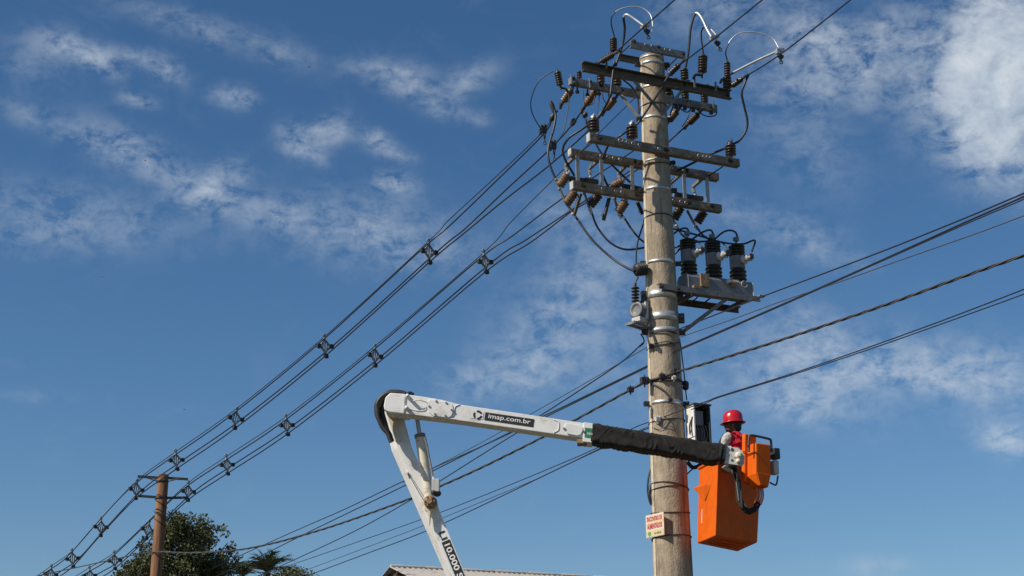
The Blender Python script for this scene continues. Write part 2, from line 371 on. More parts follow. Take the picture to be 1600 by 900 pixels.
# ------------------------------------------------------------------ crossarms
def box_arm(name, a, b, off, w, h, mt, label, cat='crossarm'):
    p, q = pl(*a, off), pl(*b, off); z = (p.z + q.z) / 2; p.z = q.z = z
    th = thing(name, (p + q) / 2 - Z * (h / 2), label, cat); return th, p, q
def hole_rims(px, off, parent, r=.022):
    for (x, y) in px:
        c = pl(x, y, off); MB().ring(c, N, r, .007, 12, 5).build('hole_rim', galv, parent)
def bolt(x, y, off, parent, r=.03):
    c = pl(x, y, off); m = MB().lathe(c - N * .005, N, [(0, r * 1.5), (.006, r * 1.5)], 12); m.lathe(c, N, [(0, r * .85), (.022, r * .85)], 6, False); m.lathe(c, N, [(.02, r * .45), (.05, r * .45)], 8)
    m.build('bolt', dark_metal, parent)
H = .115
# long beam in front of the pole
F4 = .34
t4, p4, q4 = box_arm('crossarm', (919, 214), (1153.5, 257), F4 - .05, .1, .12, beam, 'weathered brown beam crossarm across the front of the pole holding three cap insulators')
MB().bar(p4, q4, .10, .125).build('beam', beam, t4, .006)
MB().bar(p4 - A * .006, p4 + A * .02, .104, .129).build('pale_end', light_grey, t4, .004)  # paler piece over the left end only
hole_rims([(968.5, 219.5), (974.5, 221), (980.5, 222.3), (989, 224), (999.5, 226), (1022, 230.5), (1030, 232), (1051, 236), (1081, 241), (1092, 243), (1100, 244.5), (1105.5, 245.5), (1111, 246.5)], F4 + .004, t4)
bolt(937, 215.5, F4, t4); bolt(1141.5, 251.5, F4, t4); bolt(1041, 234, F4, t4)
# frame of two beams behind the pole, joined by straps, that carries the knife switches
F5 = -.29
tf = thing('switch_frame', pl(1008, 310, F5), 'two weathered beams joined by steel straps behind the pole', 'switch frame')
b5 = [pl(890, 241, F5 - .05), pl(1121, 275.5, F5 - .05)]; b6 = [pl(893, 291.5, F5 - .05), pl(1125.5, 325.5, F5 - .05)]
for b in (b5, b6):
    z = (b[0].z + b[1].z) / 2; b[0].z = b[1].z = z; MB().bar(b[0], b[1], .10, .125).build('beam', beam, tf, .006); MB().bar(b[0] - A * .006, b[0] + A * .02, .104, .129).build('pale_end', light_grey, tf, .004)  # each beam gets a paler piece at its left end
hole_rims([(939.5, 243.5), (950, 245.5), (959, 247), (969, 249), (1049, 262), (1060, 264), (1069, 266), (1078, 267)], F5 + .003, tf)
hole_rims([(942, 294.5), (953, 296.5), (962, 298.5), (972, 300), (1053, 313), (1064, 315), (1072, 316.5), (1083, 318)], F5 + .003, tf)
for x, y in ((993, 252), (999, 253), (1073.5, 266.5), (912, 290), (995, 304.5), (1077, 317), (1113, 322.5)): bolt(x, y, F5, tf, .024)
for x in (903, 940.5, 988, 1069, 1104.5):
    f = F5 + .012; c = pl(x, 280, f); d = MB().bar(V((c.x, c.y, b6[0].z + .062)), V((c.x, c.y, b5[0].z - .062)), .062, .012, N); d.build('strap', galv, tf, .002)
for (x0, y0, x1, y1) in ((907, 238, 925, 223), (948.5, 330, 1, 1), (1108, 274.5, 1129, 260.5)):
    if x1 == 1: continue
    MB().tube([pl(x0, y0, F5), pl(x1, y1, F4 - .1)], .011, 6).build('through_rod', dark_metal, tf)
# long rusted channel in front of the pole near the top, open side to the camera
F2 = .33
p2, q2 = pl(912, 103, F2), pl(1144, 146, F2); z2 = (p2.z + q2.z) / 2; p2.z = q2.z = z2
t2 = thing('crossarm', (p2 + q2) / 2 - Z * .07, 'long dark rusted steel channel crossarm in front of the pole near its top', 'crossarm')
d = (q2 - p2); L = d.length; d.normalize(); mid = (p2 + q2) / 2
m = MB(); hh = .075; dep = .075
prof = [(-dep, -hh), (0, -hh), (0, -hh + .012), (-dep + .01, -hh + .012), (-dep + .01, hh - .012), (0, hh - .012), (0, hh), (-dep, hh)]
m.prism([p2 + N * a + Z * b for a, b in prof], d * L); m.build('channel', channel, t2)
for x, y in ((932, 100), (1040, 121.5), (1056, 124), (1075, 127.5), (1105, 134), (1120, 137)): bolt(x, y, F2 - dep + .01, t2, .02)
for x, y0 in ((947.5, 92), (1085, 122), (1118, 128)):     # U hangers over the channel
    a = pl(x, y0, F2 + .01); MB().bar(a, a - Z * .16, .03, .012, N).build('hanger_strap', galv_dull, t2)
br = pl(1033, 176, .25); br.z = on_pole(177)
frontpt = axis(br.z) + N * (prad(br.z) + .02) + A * .02
for x, y in ((989, 124), (1068, 139)):
    MB().bar(pl(x, y, F2 - .03), frontpt, .045, .02, N).build('brace', galv_dull, t2)
# galvanised arm behind the pole
F3 = -.25
p3, q3 = pl(889.5, 125, F3 - .04), pl(1119, 172.5, F3 - .04); z3 = (p3.z + q3.z) / 2; p3.z = q3.z = z3
t3 = thing('crossarm', (p3 + q3) / 2 - Z * .06, 'galvanised grey steel crossarm behind the pole under the dark channel', 'crossarm')
MB().bar(p3, q3, .08, .115).build('beam', galv_mid, t3, .005)
for x, y in ((896, 122), (922, 128), (940, 134), (973, 140.5), (1073, 157), (1110, 167)): bolt(x, y, F3, t3, .02)
for x, y in ((893, 118), (921.5, 124), (1114, 158)):
    a = pl(x, y, F3 + .012); MB().bar(a + Z * .02, a - Z * .14, .02, .015, N).build('hanger_strap', galv, t3)
rearpt = axis(br.z - .05) - A * (prad(br.z) + .02) - N * .03
MB().bar(pl(961, 136, F3 - .08), rearpt, .045, .02, N).build('brace', galv_dull, t3)
# short pair of channels clamping the very top
tops = ((985.5, 66), (1071, 88), .27, 'short galvanised channel on the front of the pole top'), ((966, 91), (1041, 104.5), -.30, 'short dark channel on the back of the pole top')
for a, b, off, lab in tops:
    p, q = pl(*a, off), pl(*b, off); zz = (p.z + q.z) / 2; p.z = q.z = zz; hh, dep = .055, .05
    t = thing('crossarm', (p + q) / 2 - Z * hh, lab, 'crossarm', 'short channels clamping the pole top')
    s_ = 1 if off > 0 else -1                            # webs outward, flanges towards the pole
    prof = [(0, -hh), (0, hh), (-dep * s_, hh), (-dep * s_, hh - .01), (-.01 * s_, hh - .01), (-.01 * s_, -hh + .01), (-dep * s_, -hh + .01), (-dep * s_, -hh)]
    MB().prism([p + N * c + Z * e for c, e in prof], q - p).build('channel', galv_mid if off > 0 else channel, t)
    if off > 0:
        for x, y in ((991, 64.5), (1029, 73.5), (1068, 83.5)): bolt(x, y, off, t, .022)
        hole_rims([(1009, 69.5), (1019, 71.5), (1040, 77), (1048, 78.5)], off + .002, t, .016)
        for x, y, x2, y2 in ((986, 69, 968, 85), (1061, 87, 1041, 107)): MB().tube([pl(x, y, .24), pl(x2, y2, -.28)], .012, 6).build('through_rod', dark_metal, t)

# ------------------------------------------------------------------ insulators
def shed_prof(n, L, r0, r1):
    out = [(0, r0)]
    for i in range(n):
        t = L * (i + .15) / n; w = L / n
        out += [(t, r0), (t + .05 * w, r1), (t + .3 * w, r1), (t + .6 * w, r0)]
    return out + [(L, r0)]
O3 = V((0, 0, 0))
pin_proto = [('body', MB().lathe(V((0, 0, .05)), Z, [(0, .045)] + [(a + .0, b) for a, b in shed_prof(4, .17, .045, .078)] + [(.19, .05), (.20, .03)], 18).mesh('pin_body', porcelain)),
             ('pin', MB().lathe(O3, Z, [(-.03, .03), (0, .03), (0, .022), (.06, .022)], 10).mesh('pin_pin', galv_dull)),
             ('top_clamp', MB().lathe(V((0, 0, .235)), Z, [(0, .035), (.03, .04), (.035, .02), (.045, .02)], 10).box(V((0, 0, .275)), V((.055, 0, 0)), V((0, .02, 0)), V((0, 0, .014))).mesh('pin_clamp', pale_metal))]
PINH = .25
low_proto = [('body', MB().lathe(V((0, 0, .0)), Z, shed_prof(4, .22, .05, .08) + [(.235, .04)], 18).mesh('post_body', porcelain)),
             ('pin', MB().lathe(O3, Z, [(-.14, .016), (-.14, .03), (-.12, .03), (-.12, .016), (0, .018)], 10).mesh('post_pin', dark_metal))]
GI = 'pin insulators along the crossarms'
for (bx, by, tx, ty, off, lab) in (
    (928, 208.5, 927.6, 184, F4 - .05, 'ribbed dark insulator with pale cap on the left end of the front beam'),
    (988, 218.5, 986.7, 194, F4 - .05, 'ribbed dark insulator with pale cap on the front beam beside the pole'),
    (1142.3, 248, 1140.7, 223, F4 - .05, 'ribbed dark insulator with pale cap on the right end of the front beam')):
    p, q = pl(bx, by, off), pl(tx, ty, off); p.z = p4.z + .0625 + .0; stand('pin_insulator', pin_proto, aim(p, V((p.x, p.y, p.z + 1)), scale=(q.z - p.z) / PINH), lab, 'insulator', GI)
for (bx, by, tx, ty, off, lab) in (
    (905.3, 122, 905.3, 112, F3 - .04, 'short dark insulator at the left end of the galvanised arm'),
    (939, 129, 939, 112, F3 - .04, 'dark insulator on the galvanised arm just below the left part of the channel'),
    (964.5, 134, 964, 115, F3 - .04, 'dark insulator on the galvanised arm left of the pole above the brace'),
    (1044, 149, 1043.3, 131, F3 - .04, 'dark insulator on the galvanised arm touching the right edge of the pole'),
    (1071, 154, 1071, 138, F3 - .04, 'dark insulator on the galvanised arm in the middle of its right half'),
    (1101, 160, 1100.7, 144, F3 - .04, 'dark insulator near the right end of the galvanised arm'),
    (1070, 123.5, 1070, 107, F2 - .05, 'dark ribbed insulator on top of the rusted channel right of the pole'),
    (1136.6, 138, 1136.6, 119, F2 - .02, 'stout dark insulator on the right end of the rusted channel')):
    p, q = pl(bx, by, off), pl(tx, ty, off); stand('post_insulator', low_proto, aim(p, V((p.x, p.y, p.z + 1)), scale=max(.5, (q.z - p.z) / .235)), lab, 'insulator', GI)

strain_proto = [('body', MB().lathe(O3, Z, [(0, .03), (.02, .05)] + [(a + .03, b) for a, b in shed_prof(5, .25, .045, .062)] + [(.3, .03)], 16).mesh('strain_body', brown_porc)),
                ('clevis', MB().tube([V((0, 0, -.14)), V((0, 0, .02))], .02, 8).ring(V((0, 0, -.15)), V((1, 0, 0)), .03, .012).box(V((0, 0, -.05)), V((.03, 0, 0)), V((0, .012, 0)), V((0, 0, .03))).mesh('strain_clevis', dark_metal)),
                ('line_clamp', MB().tube([V((0, 0, .29)), V((0, 0, .36)), V((0, 0, .44))], [.022, .03, .018], 8).box(V((0, 0, .41)), V((.045, 0, 0)), V((0, .02, 0)), V((0, 0, .022))).mesh('strain_clamp', dark_metal))]
dark_strain = [(n_, me.copy()) for n_, me in strain_proto]; dark_strain[0][1].materials[0] = porcelain
GS = 'strain insulators at the cable ends'
for i, (ax, ay, bx, by, off, off2, pr, lab) in enumerate((
    (892.7, 140, 880, 159, F3 - .1, F3 - .38, strain_proto, 'brown strain insulator hanging off the left end of the galvanised arm'),
    (930.7, 141, 914.7, 164.7, F3 - .1, F3 - .38, strain_proto, 'brown strain insulator midway along the left half of the galvanised arm'),
    (960.7, 154, 946.7, 171, F3 - .1, F3 - .38, strain_proto, 'brown strain insulator of the left half that hangs nearest the pole'),
    (1057.5, 173.7, 1045, 189, F3 - .1, F3 - .38, strain_proto, 'brown strain insulator just right of the pole below the galvanised arm'),
    (1091, 178, 1076, 193, F3 - .1, F3 - .38, dark_strain, 'black strain insulator under the right end of the galvanised arm'),
    (939, 96.5, 959, 84.5, F2, F2 + .22, dark_strain, 'dark strain insulator on the left end of the rusted channel'),
    (1045, 117, 1062, 100.5, F2, F2 + .22, dark_strain, 'dark strain insulator on the rusted channel right beside the pole'),
    (1143.7, 134.6, 1160, 122.5, F2, F2 + .22, dark_strain, 'dark strain insulator on the right tip of the rusted channel'))):
    p, q = pl(ax, ay, off), pl(bx, by, off2); stand('strain_insulator', pr, aim(p, q, scale=(q - p).length / .3), lab, 'insulator', GS)

arr_proto = [('body', MB().lathe(O3, Z, shed_prof(6, .25, .042, .064) + [(.265, .03)], 16).mesh('arrester_body', porcelain)),
             ('terminal', MB().tube([V((0, 0, .26)), V((0, 0, .31))], .01, 6).mesh('arrester_terminal', dark_metal)),
             ('bracket', MB().tube(smooth([V((0, 0, 0)), V((-.02, 0, -.05)), V((-.1, 0, -.07)), V((-.13, 0, -.14))], 4), .02, 7).tube([V((0, 0, .01)), V((0, 0, -.09))], .014, 6).mesh('arrester_bracket', dark_metal))]
slim_arr = [(n_, me.copy()) for n_, me in arr_proto]
for vtx in slim_arr[0][1].vertices: vtx.co.x *= .8; vtx.co.y *= .8
GA = 'surge arresters on the crossarm brackets'
for (bx, by, tx, ty, off, pr, lab) in ((958.8, 80, 958.6, 58.5, F2 + .03, arr_proto, 'ribbed dark surge arrester standing left of the pole top'),
    (1097.3, 112.5, 1098.5, 85.5, F2 + .03, arr_proto, 'ribbed dark surge arrester on a bent bracket right of the pole top'),
    (1136.6, 120, 1136.2, 96, F2 + .0, slim_arr, 'slim many ribbed surge arrester above the right end of the rusted channel'),
    (875, 133, 871, 111, F3 + .03, arr_proto, 'tilted dark surge arrester off the left tip of the galvanised arm')):
    p, q = pl(bx, by, off), pl(tx, ty, off); xd = A if bx > 900 else -A
    stand('surge_arrester', pr, aim(p, q, scale=(q - p).length / .265, up=xd), lab, 'arrester', GA)

# ------------------------------------------------------------------ knife switches hanging behind the frame
def barrel(p, q, r, mt, name, parent):
    L = (q - p).length
    MB().lathe(p, q - p, [(0, r * .6)] + shed_prof(5, L, r * .86, r) + [(L, r * .5)], 16).build(name, mt, parent)
FS = F5 - .42
SW = [  # bracket (3 pts), base bar, insulators, blade, rod
 ('leftmost knife switch with two brown ribbed insulators under the frame', [(896.6, 246), (883.5, 259), (891, 283)], [(889.6, 279), (912, 282.5)], [((886.5, 272.5), (874, 290.5), 0), ((898, 300), (885, 318.5), 0)], [(868.5, 281), (874, 295), (885, 318), (896, 334)], [(907, 303), (897, 336)]),
 ('second knife switch from the left with one dark insulator and hanging black rod', [(933, 252), (920.7, 263.6), (923, 277)], [(913, 281), (934, 285)], [((936, 304), (921.5, 321.5), 1)], [(913, 302.5), (922, 328)], [(952, 309), (943, 344)]),
 ('knife switch just left of the pole with a brown insulator below the frame', [(976.7, 260.5), (966, 271), (974.4, 293)], [(973, 291), (1002, 296)], [((972, 283), (956, 292), 0), ((977.5, 315), (966, 332), 0)], [(959.6, 310), (968, 335)], [(996, 316), (1004, 334)]),
 ('knife switch just right of the pole with a dark insulator below the frame', [(1062.7, 273), (1046.7, 287), (1055.6, 307)], [(1054.7, 304), (1077, 308)], [((1063.5, 324), (1053, 342.5), 1)], [(1051, 344), (1057, 353)], None),
 ('rightmost knife switch with a dark insulator and slanting blade', [(1097.3, 279), (1082, 292.4), (1087, 305)], [(1078, 308), (1098, 311)], [((1100, 331), (1089.5, 348), 1)], [(1074.5, 330.7), (1086.5, 353)], None)]
for lab, brk, bar_, ins, blade, rod in SW:
    t = thing('knife_switch', pl(*ins[-1][0], FS), lab, 'switch', 'knife switches under the frame')
    MB().bar(pl(*brk[0], F5 - .09), pl(*brk[1], FS), .045, .05).build('bracket', galv_dull, t, .003)
    MB().bar(pl(*brk[1], FS), pl(*brk[2], FS + .03), .03, .03, N).tube([pl(brk[1][0], brk[1][1] + 2, FS + .03), pl(brk[1][0] + 3, brk[1][1] + 7, FS + .03)], .03, 7).build('clevis', light_grey, t, .003)
    MB().bar(pl(*bar_[0], FS + .1), pl(*bar_[1], FS + .1), .06, .07).build('base_bar', dark_metal, t, .003)
    for a, b, k in ins:
        p, q = pl(*a, FS + .15), pl(*b, FS + .05); barrel(p, q, .078, porcelain if k else brown_porc, 'insulator', t)
        MB().lathe(p, p - q, [(-.012, .04), (.03, .035), (.035, .012), (.06, .012)], 10).build('cap', galv, t)
    b = [pl(x, y, FS + .06) for x, y in blade]; m = MB()
    for i in range(len(b) - 1): m.bar(b[i], b[i + 1], .022, .04, N)
    for p in b: m.ball(p, .026, n=8, m=5)
    m.build('blade', galv_dull, t)
    e = b[-1]; MB().ball(e, .034, n=8, m=5).tube([e, e + (b[-1] - b[-2]).normalized() * .07], .02, 6).build('terminal', light_grey, t)
    if rod:
        r0_, r1_ = pl(*rod[0], FS + .2), pl(*rod[1], FS + .12); MB().tube([r0_, r1_], .03, 9).ring(r0_.lerp(r1_, .8) + A * -.03, N, .022, .006).build('fuse_rod', black_poly, t)

# ------------------------------------------------------------------ recloser on its platform
FR = .30
pa, qa = pl(1030, 448, FR), pl(1188, 466.5, FR); zr = (pa.z + qa.z) / 2; pa.z = qa.z = zr
tp = thing('recloser_platform', (pa + qa) / 2 - Z * .1, 'steel angle platform on the right side of the pole under the grey recloser', 'platform')
def angle_iron(p, q, w, t, flip, name, mt, parent):       # vertical web with a horizontal flange
    d = (q - p).normalized(); s = d.cross(Z).normalized() * flip
    prof = [(0, -w), (0, 0), (w, 0), (w, -t), (t, -t), (t, -w)]
    MB().prism([p + s * a + Z * b for a, b in prof], q - p).build(name, mt, parent)
angle_iron(pa + Z * .045, qa + Z * .045, .085, .009, -1, 'front_rail', galv_dull, tp)
pb = pa - N * .62; qb = qa - N * .62
angle_iron(pl(1050, 462.5, FR - .62) * 1, qb, .08, .009, 1, 'rear_rail', channel, tp) if False else angle_iron(V((pb.x, pb.y, zr + .045)) + A * .2, V((qb.x, qb.y, zr + .045)), .085, .009, 1, 'rear_rail', channel, tp)
for s_ in (.62, 1.5):
    c = pa.lerp(qa, s_ / (qa - pa).length); MB().bar(V((c.x, c.y, zr - .02)) - N * .01, V((c.x, c.y, zr - .02)) - N * .61, .06, .05).build('cross_rail', channel, tp)
ee = qa + A * .03; MB().box(ee + Z * .06 - N * .02, A * .05, N * .035, Z * .012).build('end_plate', rust, tp)
bz = pl(1060, 520, .1); bb = axis(bz.z) + A * (prad(bz.z) + .01) + N * .1
MB().bar(pl(1139, 464, FR - .05), bb, .055, .03, N).build('brace', galv_dull, tp)
for x, y in ((1033.5, 447.5), (1060, 450.5)): bolt(x, y, FR + .004, tp, .022)
FT = .22
tr = thing('recloser', pl(1120, 452, FT - .17), 'grey three phase recloser with three black ribbed bushings on the platform', 'recloser')
ta = pl(1077, 448, FT); tb = pl(1177, 461, FT); zt0 = zr + .055; ta.z = tb.z = zt0; hT, dT = .25, .32
m = MB(); prof = [(0, 0), (0, hT * .78), (-.05, hT), (-dT + .05, hT), (-dT, hT * .78), (-dT, 0)]
m.prism([ta + N * a + Z * b for a, b in prof], tb - ta); m.build('tank', grey_paint, tr, .008)
for e, s_ in ((ta, -1), (tb, 1)):
    m = MB(); m.prism([e + N * (a * 1.04 + .006) + Z * (b * 1.03) for a, b in prof], A * .012 * s_); m.build('end_flange', grey_paint if s_ < 0 else white_paint, tr)
c = pl(1101, 438, FT + .02); MB().box(c, A * .075, N * .018, Z * .10).build('rusty_cover', rust, tr, .004)
c2 = pl(1089, 449, FT + .06); MB().box(c2 + Z * .0, A * .07, N * .03, Z * .025).build('rusty_foot', rust, tr, .004)
c = pl(1146, 443, FT + .02); MB().prism([c - A * .085 + Z * .06, c + A * .085 + Z * .06, c + A * .03 - Z * .06, c - A * .03 - Z * .06], N * .03).build('handle_cover', rust, tr, .004)
c = pl(1137, 440.5, FT); MB().lathe(c, N + A * -.2, [(0, .03), (.05, .03), (.05, .022), (.07, .02)], 12).tube([c + N * .05, c + N * .05 + A * .16], .018, 8).build('lever', light_grey, tr)
c = pl(1163, 444, FT + .002); MB().ring(c, N, .05, .006, 18, 5).build('gauge_ring', light_grey, tr)
TERM = []
for x, ytop, ybot in ((1076.6, 373.5, 423), (1115.4, 378.5, 427.5), (1153.3, 383, 432)):
    o = FT - .17; p = pl(x, ybot, o); q = pl(x - .8, ytop, o); p.z = zt0 + hT - .005; L = q.z - p.z
    k = L / .5; b = MB()
    b.lathe(p, Z, [(0, .06 * k), (.03 * k, .06 * k)] + [(a + .03 * k, r) for a, r in shed_prof(3, .15 * k, .055 * k, .104 * k)], 20)
    b2 = MB(); b2.lathe(p + Z * (.35 * k), Z, shed_prof(4, .145 * k, .052 * k, .10 * k) + [(.15 * k, .03)], 20)
    bo = b.build('lower_bushing', black_poly, tr); b2.build('upper_bushing', black_poly, tr)
    m = MB().lathe(p + Z * (.18 * k), Z, [(0, .075 * k), (.01, .095 * k), (.16 * k, .095 * k), (.17 * k, .07 * k)], 8, False); m.build('current_sensor', grey_paint, bo)
    dd = (N * .93 + A * .35 + Z * .12).normalized(); c = p + Z * (.27 * k)
    m = MB().lathe(c + dd * .05, dd, [(0, .062), (.07, .06), (.075, .075), (.09, .075), (.095, .05), (.15, .045), (.155, .06), (.17, .06), (.175, .03), (.23, .028)], 16); m.build('side_terminal', light_grey if x > 1100 else galv, bo)
    e = c + dd * .27; MB().box(e, A * .03, N * .02, Z * .035).tube([e - Z * .07, e + Z * .05], .012, 6).build('side_clamp', dark_metal, bo)
    tpn = V((p.x, p.y, q.z)); MB().tube([tpn - Z * .01, tpn + Z * .08], .018, 8).box(tpn + Z * .09, A * .035, N * .03, Z * .03).tube([tpn + Z * .08 - A * .05, tpn + Z * .08 + A * .05], .012, 6).build('top_terminal', galv_dull, bo)
    TERM.append((tpn + Z * .1, e))

# ------------------------------------------------------------------ small voltage transformer and spool left of the pole
FV = .02
tv = thing('voltage_transformer', pl(994, 512, FV), 'small grey voltage transformer with a five disc black bushing left of the pole', 'transformer')
p, q = pl(993, 472, FV), pl(992.6, 446, FV)
b = MB()
for i in range(5):
    c = p.lerp(q, (i + .4) / 5.2); b.lathe(c - Z * .012, Z, [(0, .03), (.004, .062), (.014, .056), (.03, .025)], 16)
b.tube([p, q + Z * .03], .022, 8); b.build('bushing', black_poly, tv)
dv = (-A * .93 + N * .36).normalized(); c = pl(999, 485.5, FV)
MB().lathe(c - dv * .03, dv, [(0, .118), (.03, .124), (.035, .108), (.09, .108), (.095, .12), (.11, .12), (.115, .085), (.10, .08), (.10, .03)], 24).build('coil', grey_paint, tv)
MB().box(c - dv * .06 - Z * .01, dv * .03, dv.cross(Z) * .10, Z * .13).box(c - Z * .15, dv * .09, dv.cross(Z) * .08, Z * .035).build('core', light_grey, tv, .008)
sv = dv.cross(Z).normalized()
pz = pl(992, 510, FV); MB().box(pz + dv * -.02, dv * .19, sv * .02, Z * .02).box(pz - sv * .13, dv * .19, sv * .02, Z * .02).box(pz - sv * .06 + dv * .15, sv * .1, dv * .02, Z * .018).box(pz - sv * .06 - dv * .15, sv * .1, dv * .02, Z * .018).build('bracket', galv_dull, tv, .003)
MB().box(pl(1004, 487, FV), A * .02, N * .03, Z * .17).build('mount', dark_metal, tv)
MB().tube([pl(992.7, 447, FV), pl(993, 440, FV), pl(997, 433, FV)], .014, 6).build('top_lead', cable_m, tv)
ts = thing('spool_insulator', pl(1008, 421, FV), 'black ribbed spool insulator lying against the left side of the pole', 'insulator')
p, q = pl(1008, 420, FV), pl(992.5, 422, FV); MB().lathe(p, q - p, [(0, .06)] + shed_prof(4, (q - p).length, .075, .10) + [((q - p).length, .05)], 18).build('body', black_poly, ts)
MB().tube([pl(1012, 419, FV), pl(989.5, 422.5, FV)], .015, 7).build('pin', dark_metal, ts)

# ------------------------------------------------------------------ control cabinet
FC = .44
tb_ = thing('control_cabinet', pl(1095, 690, FC - .12), 'open fronted white control cabinet on the right side of the pole behind the man', 'cabinet')
c0 = pl(1084.3, 631, FC); c1 = pl(1108.5, 638, FC); zb = pl(1086, 691, FC).z - .08; zt_ = c0.z
W = (c1 - c0).dot(A); D = .22; t_ = .012
def slab(c, a, b, d, name, mt, bev=.003): return MB().box(c, a, b, d).build(name, mt, tb_, bev)
hz = (zt_ - zb) / 2; zc = (zt_ + zb) / 2
base = V((c0.x, c0.y, zc))
slab(base - N * (D / 2), A * t_, N * (D / 2), Z * hz, 'side_panel', white_paint)
slab(base + A * W - N * (D / 2), A * t_, N * (D / 2), Z * (hz - .02), 'side_panel', dark_metal)
slab(base + A * (W / 2) - N * D, A * (W / 2 + t_), N * t_, Z * hz, 'back_panel', dark_metal)
slab(base + A * (W / 2) - N * (D / 2) + Z * hz, A * (W / 2 + .02), N * (D / 2 + .03), Z * t_, 'roof_panel', dark_metal)
slab(base + A * (W / 2) - N * (D / 2) - Z * hz, A * (W / 2 + t_), N * (D / 2), Z * t_, 'floor_panel', dark_metal)
slab(base + A * (W * .38) - N * .07 + Z * (hz * .42), A * (W * .32), N * .012, Z * (hz * .33), 'circuit_plate', grey_paint)
m = MB()
for i, (u_, v_, w_, h_) in enumerate(((.3, -.12, .09, .04), (.62, -.12, .06, .05), (.45, -.3, .11, .05), (.35, -.5, .07, .06), (.68, -.52, .05, .07), (.5, -.75, .1, .05))):
    m.box(base + A * (W * u_) - N * .1 + Z * (hz * v_), A * w_ * .6, N * .05, Z * h_ * .6)
m.build('relay_block', black_poly, tb_, .004)
for u_ in (.25, .45, .6, .78):
    s0 = base + A * (W * u_) - N * .05; MB().tube(smooth([s0 + Z * (hz * .1), s0 + A * .03 - Z * (hz * .3), s0 - A * .02 - Z * (hz * .85)], 5), .007, 5).build('inner_wire', galv_dull, tb_)
MB().tube(smooth([base - A * .015 - N * .03 + Z * .14, base - A * .04 - N * .08 + Z * .02, base - A * .018 - N * .12 - Z * .1], 5), .01, 6).tube(smooth([base - A * .015 - N * .04 + Z * .12, base - A * .03 - N * .06, base - A * .018 - N * .05 - Z * .14], 5), .008, 6).build('side_cable', grey_wire, tb_)
slab(base - N * (D + .09) - A * .09, A * .06, N * .05, Z * (hz + .02), 'mounting_plate', black_poly)
# lead with an in line splice going down to the cabinet
lead = [(1062, 530), (1066, 560), (1069.5, 590), (1071, 606), (1073, 625)]
tl = thing('ground_lead', pl(1073, 625, .1), 'thin dark lead with a black splice running down the right side of the pole', 'cable')
MB().tube(smooth(pls(lead, .1), 6), .009, 6).build('lead', cable_m, tl)
s0, s1 = pl(1070, 595, .1), pl(1071.5, 609, .1); MB().lathe(s0, s1 - s0, [(0, .02), (.02, .05), (.06, .045), (.07, .03), (.09, .05), (.12, .045), (.14, .02)], 10).box(s0.lerp(s1, .4) + A * .03, A * .02, N * .02, Z * .03).build('splice', black_poly, tl)

# ------------------------------------------------------------------ sign on the pole
sa, sb = pl(1036.8, 799.5, 0), None
za = -56
nS = V((math.sin(rad(za)), -math.cos(rad(za)), 0)); uS = V((math.cos(rad(za)), math.sin(rad(za)), 0))
Ps = axis(P0.z) + nS * (prad(5) + .03)
BL, BR, TL = hit(1010, 841.5, Ps, nS), hit(1038, 837, Ps, nS), hit(1009, 806, Ps, nS)
wS = (BR - BL).dot(uS); hS = (TL - BL).z; BLs = BL
tsn = thing('sign', BL, 'small white sign with red and brown lettering fixed low on the concrete pole', 'sign')
MB().prism([BLs, BLs + uS * wS, BLs + uS * wS + Z * hS, BLs + Z * hS], -nS * .012).build('plate', mat('sign_cream', (.72, .62, .49), .6, 0, (.66, .55, .42), 12), tsn)
red_print = mat('red_lettering', (.55, .045, .06), .6, 0, (.5, .04, .05), 9); brown_print = mat('brown_lettering', (.42, .17, .05), .6, 0, (.38, .15, .05), 9)
peach = mat('peach_print', (.72, .48, .28), .6, 0, (.74, .55, .36), 8); pale_green = mat('pale_green_print', (.52, .52, .30), .6, 0, (.62, .53, .36), 14); leaf_print = mat('green_print', (.12, .3, .08), .6, 0, (.15, .34, .1), 8)
sheet(BLs, uS, Z, wS * .86, hS * .1, nS * .003 + uS * wS * .1 + Z * hS * .60).build('print_band', peach, tsn)
sheet(BLs, uS, Z, wS * .96, hS * .28, nS * .003 + uS * wS * .02 + Z * hS * .02).build('print_band', pale_green, tsn)
flat_text('ENCONTRO DE', BLs + uS * wS * .08 + Z * hS * .70, uS, Z, wS * .84, hS * .21, red_print, tsn, 'lettering', nS * .007, .02)
flat_text('ALIMENTADOR', BLs + uS * wS * .08 + Z * hS * .37, uS, Z, wS * .84, hS * .22, red_print, tsn, 'lettering', nS * .007, .02)
flat_text('creluz', BLs + uS * wS * .46 + Z * hS * .10, uS, Z, wS * .40, hS * .13, brown_print, tsn, 'lettering', nS * .007, .012)
c = BLs + uS * wS * .2 + Z * hS * .17 + nS * .005
MB().prism([c + uS * (math.cos(a) * .035) + Z * (math.sin(a) * .03) for a in [i * math.pi / 6 for i in range(12)]], nS * .002).prism([c - uS * .006 - Z * .05, c + uS * .006 - Z * .05, c + uS * .006 - Z * .025, c - uS * .006 - Z * .025], nS * .002).build('emblem', leaf_print, tsn)

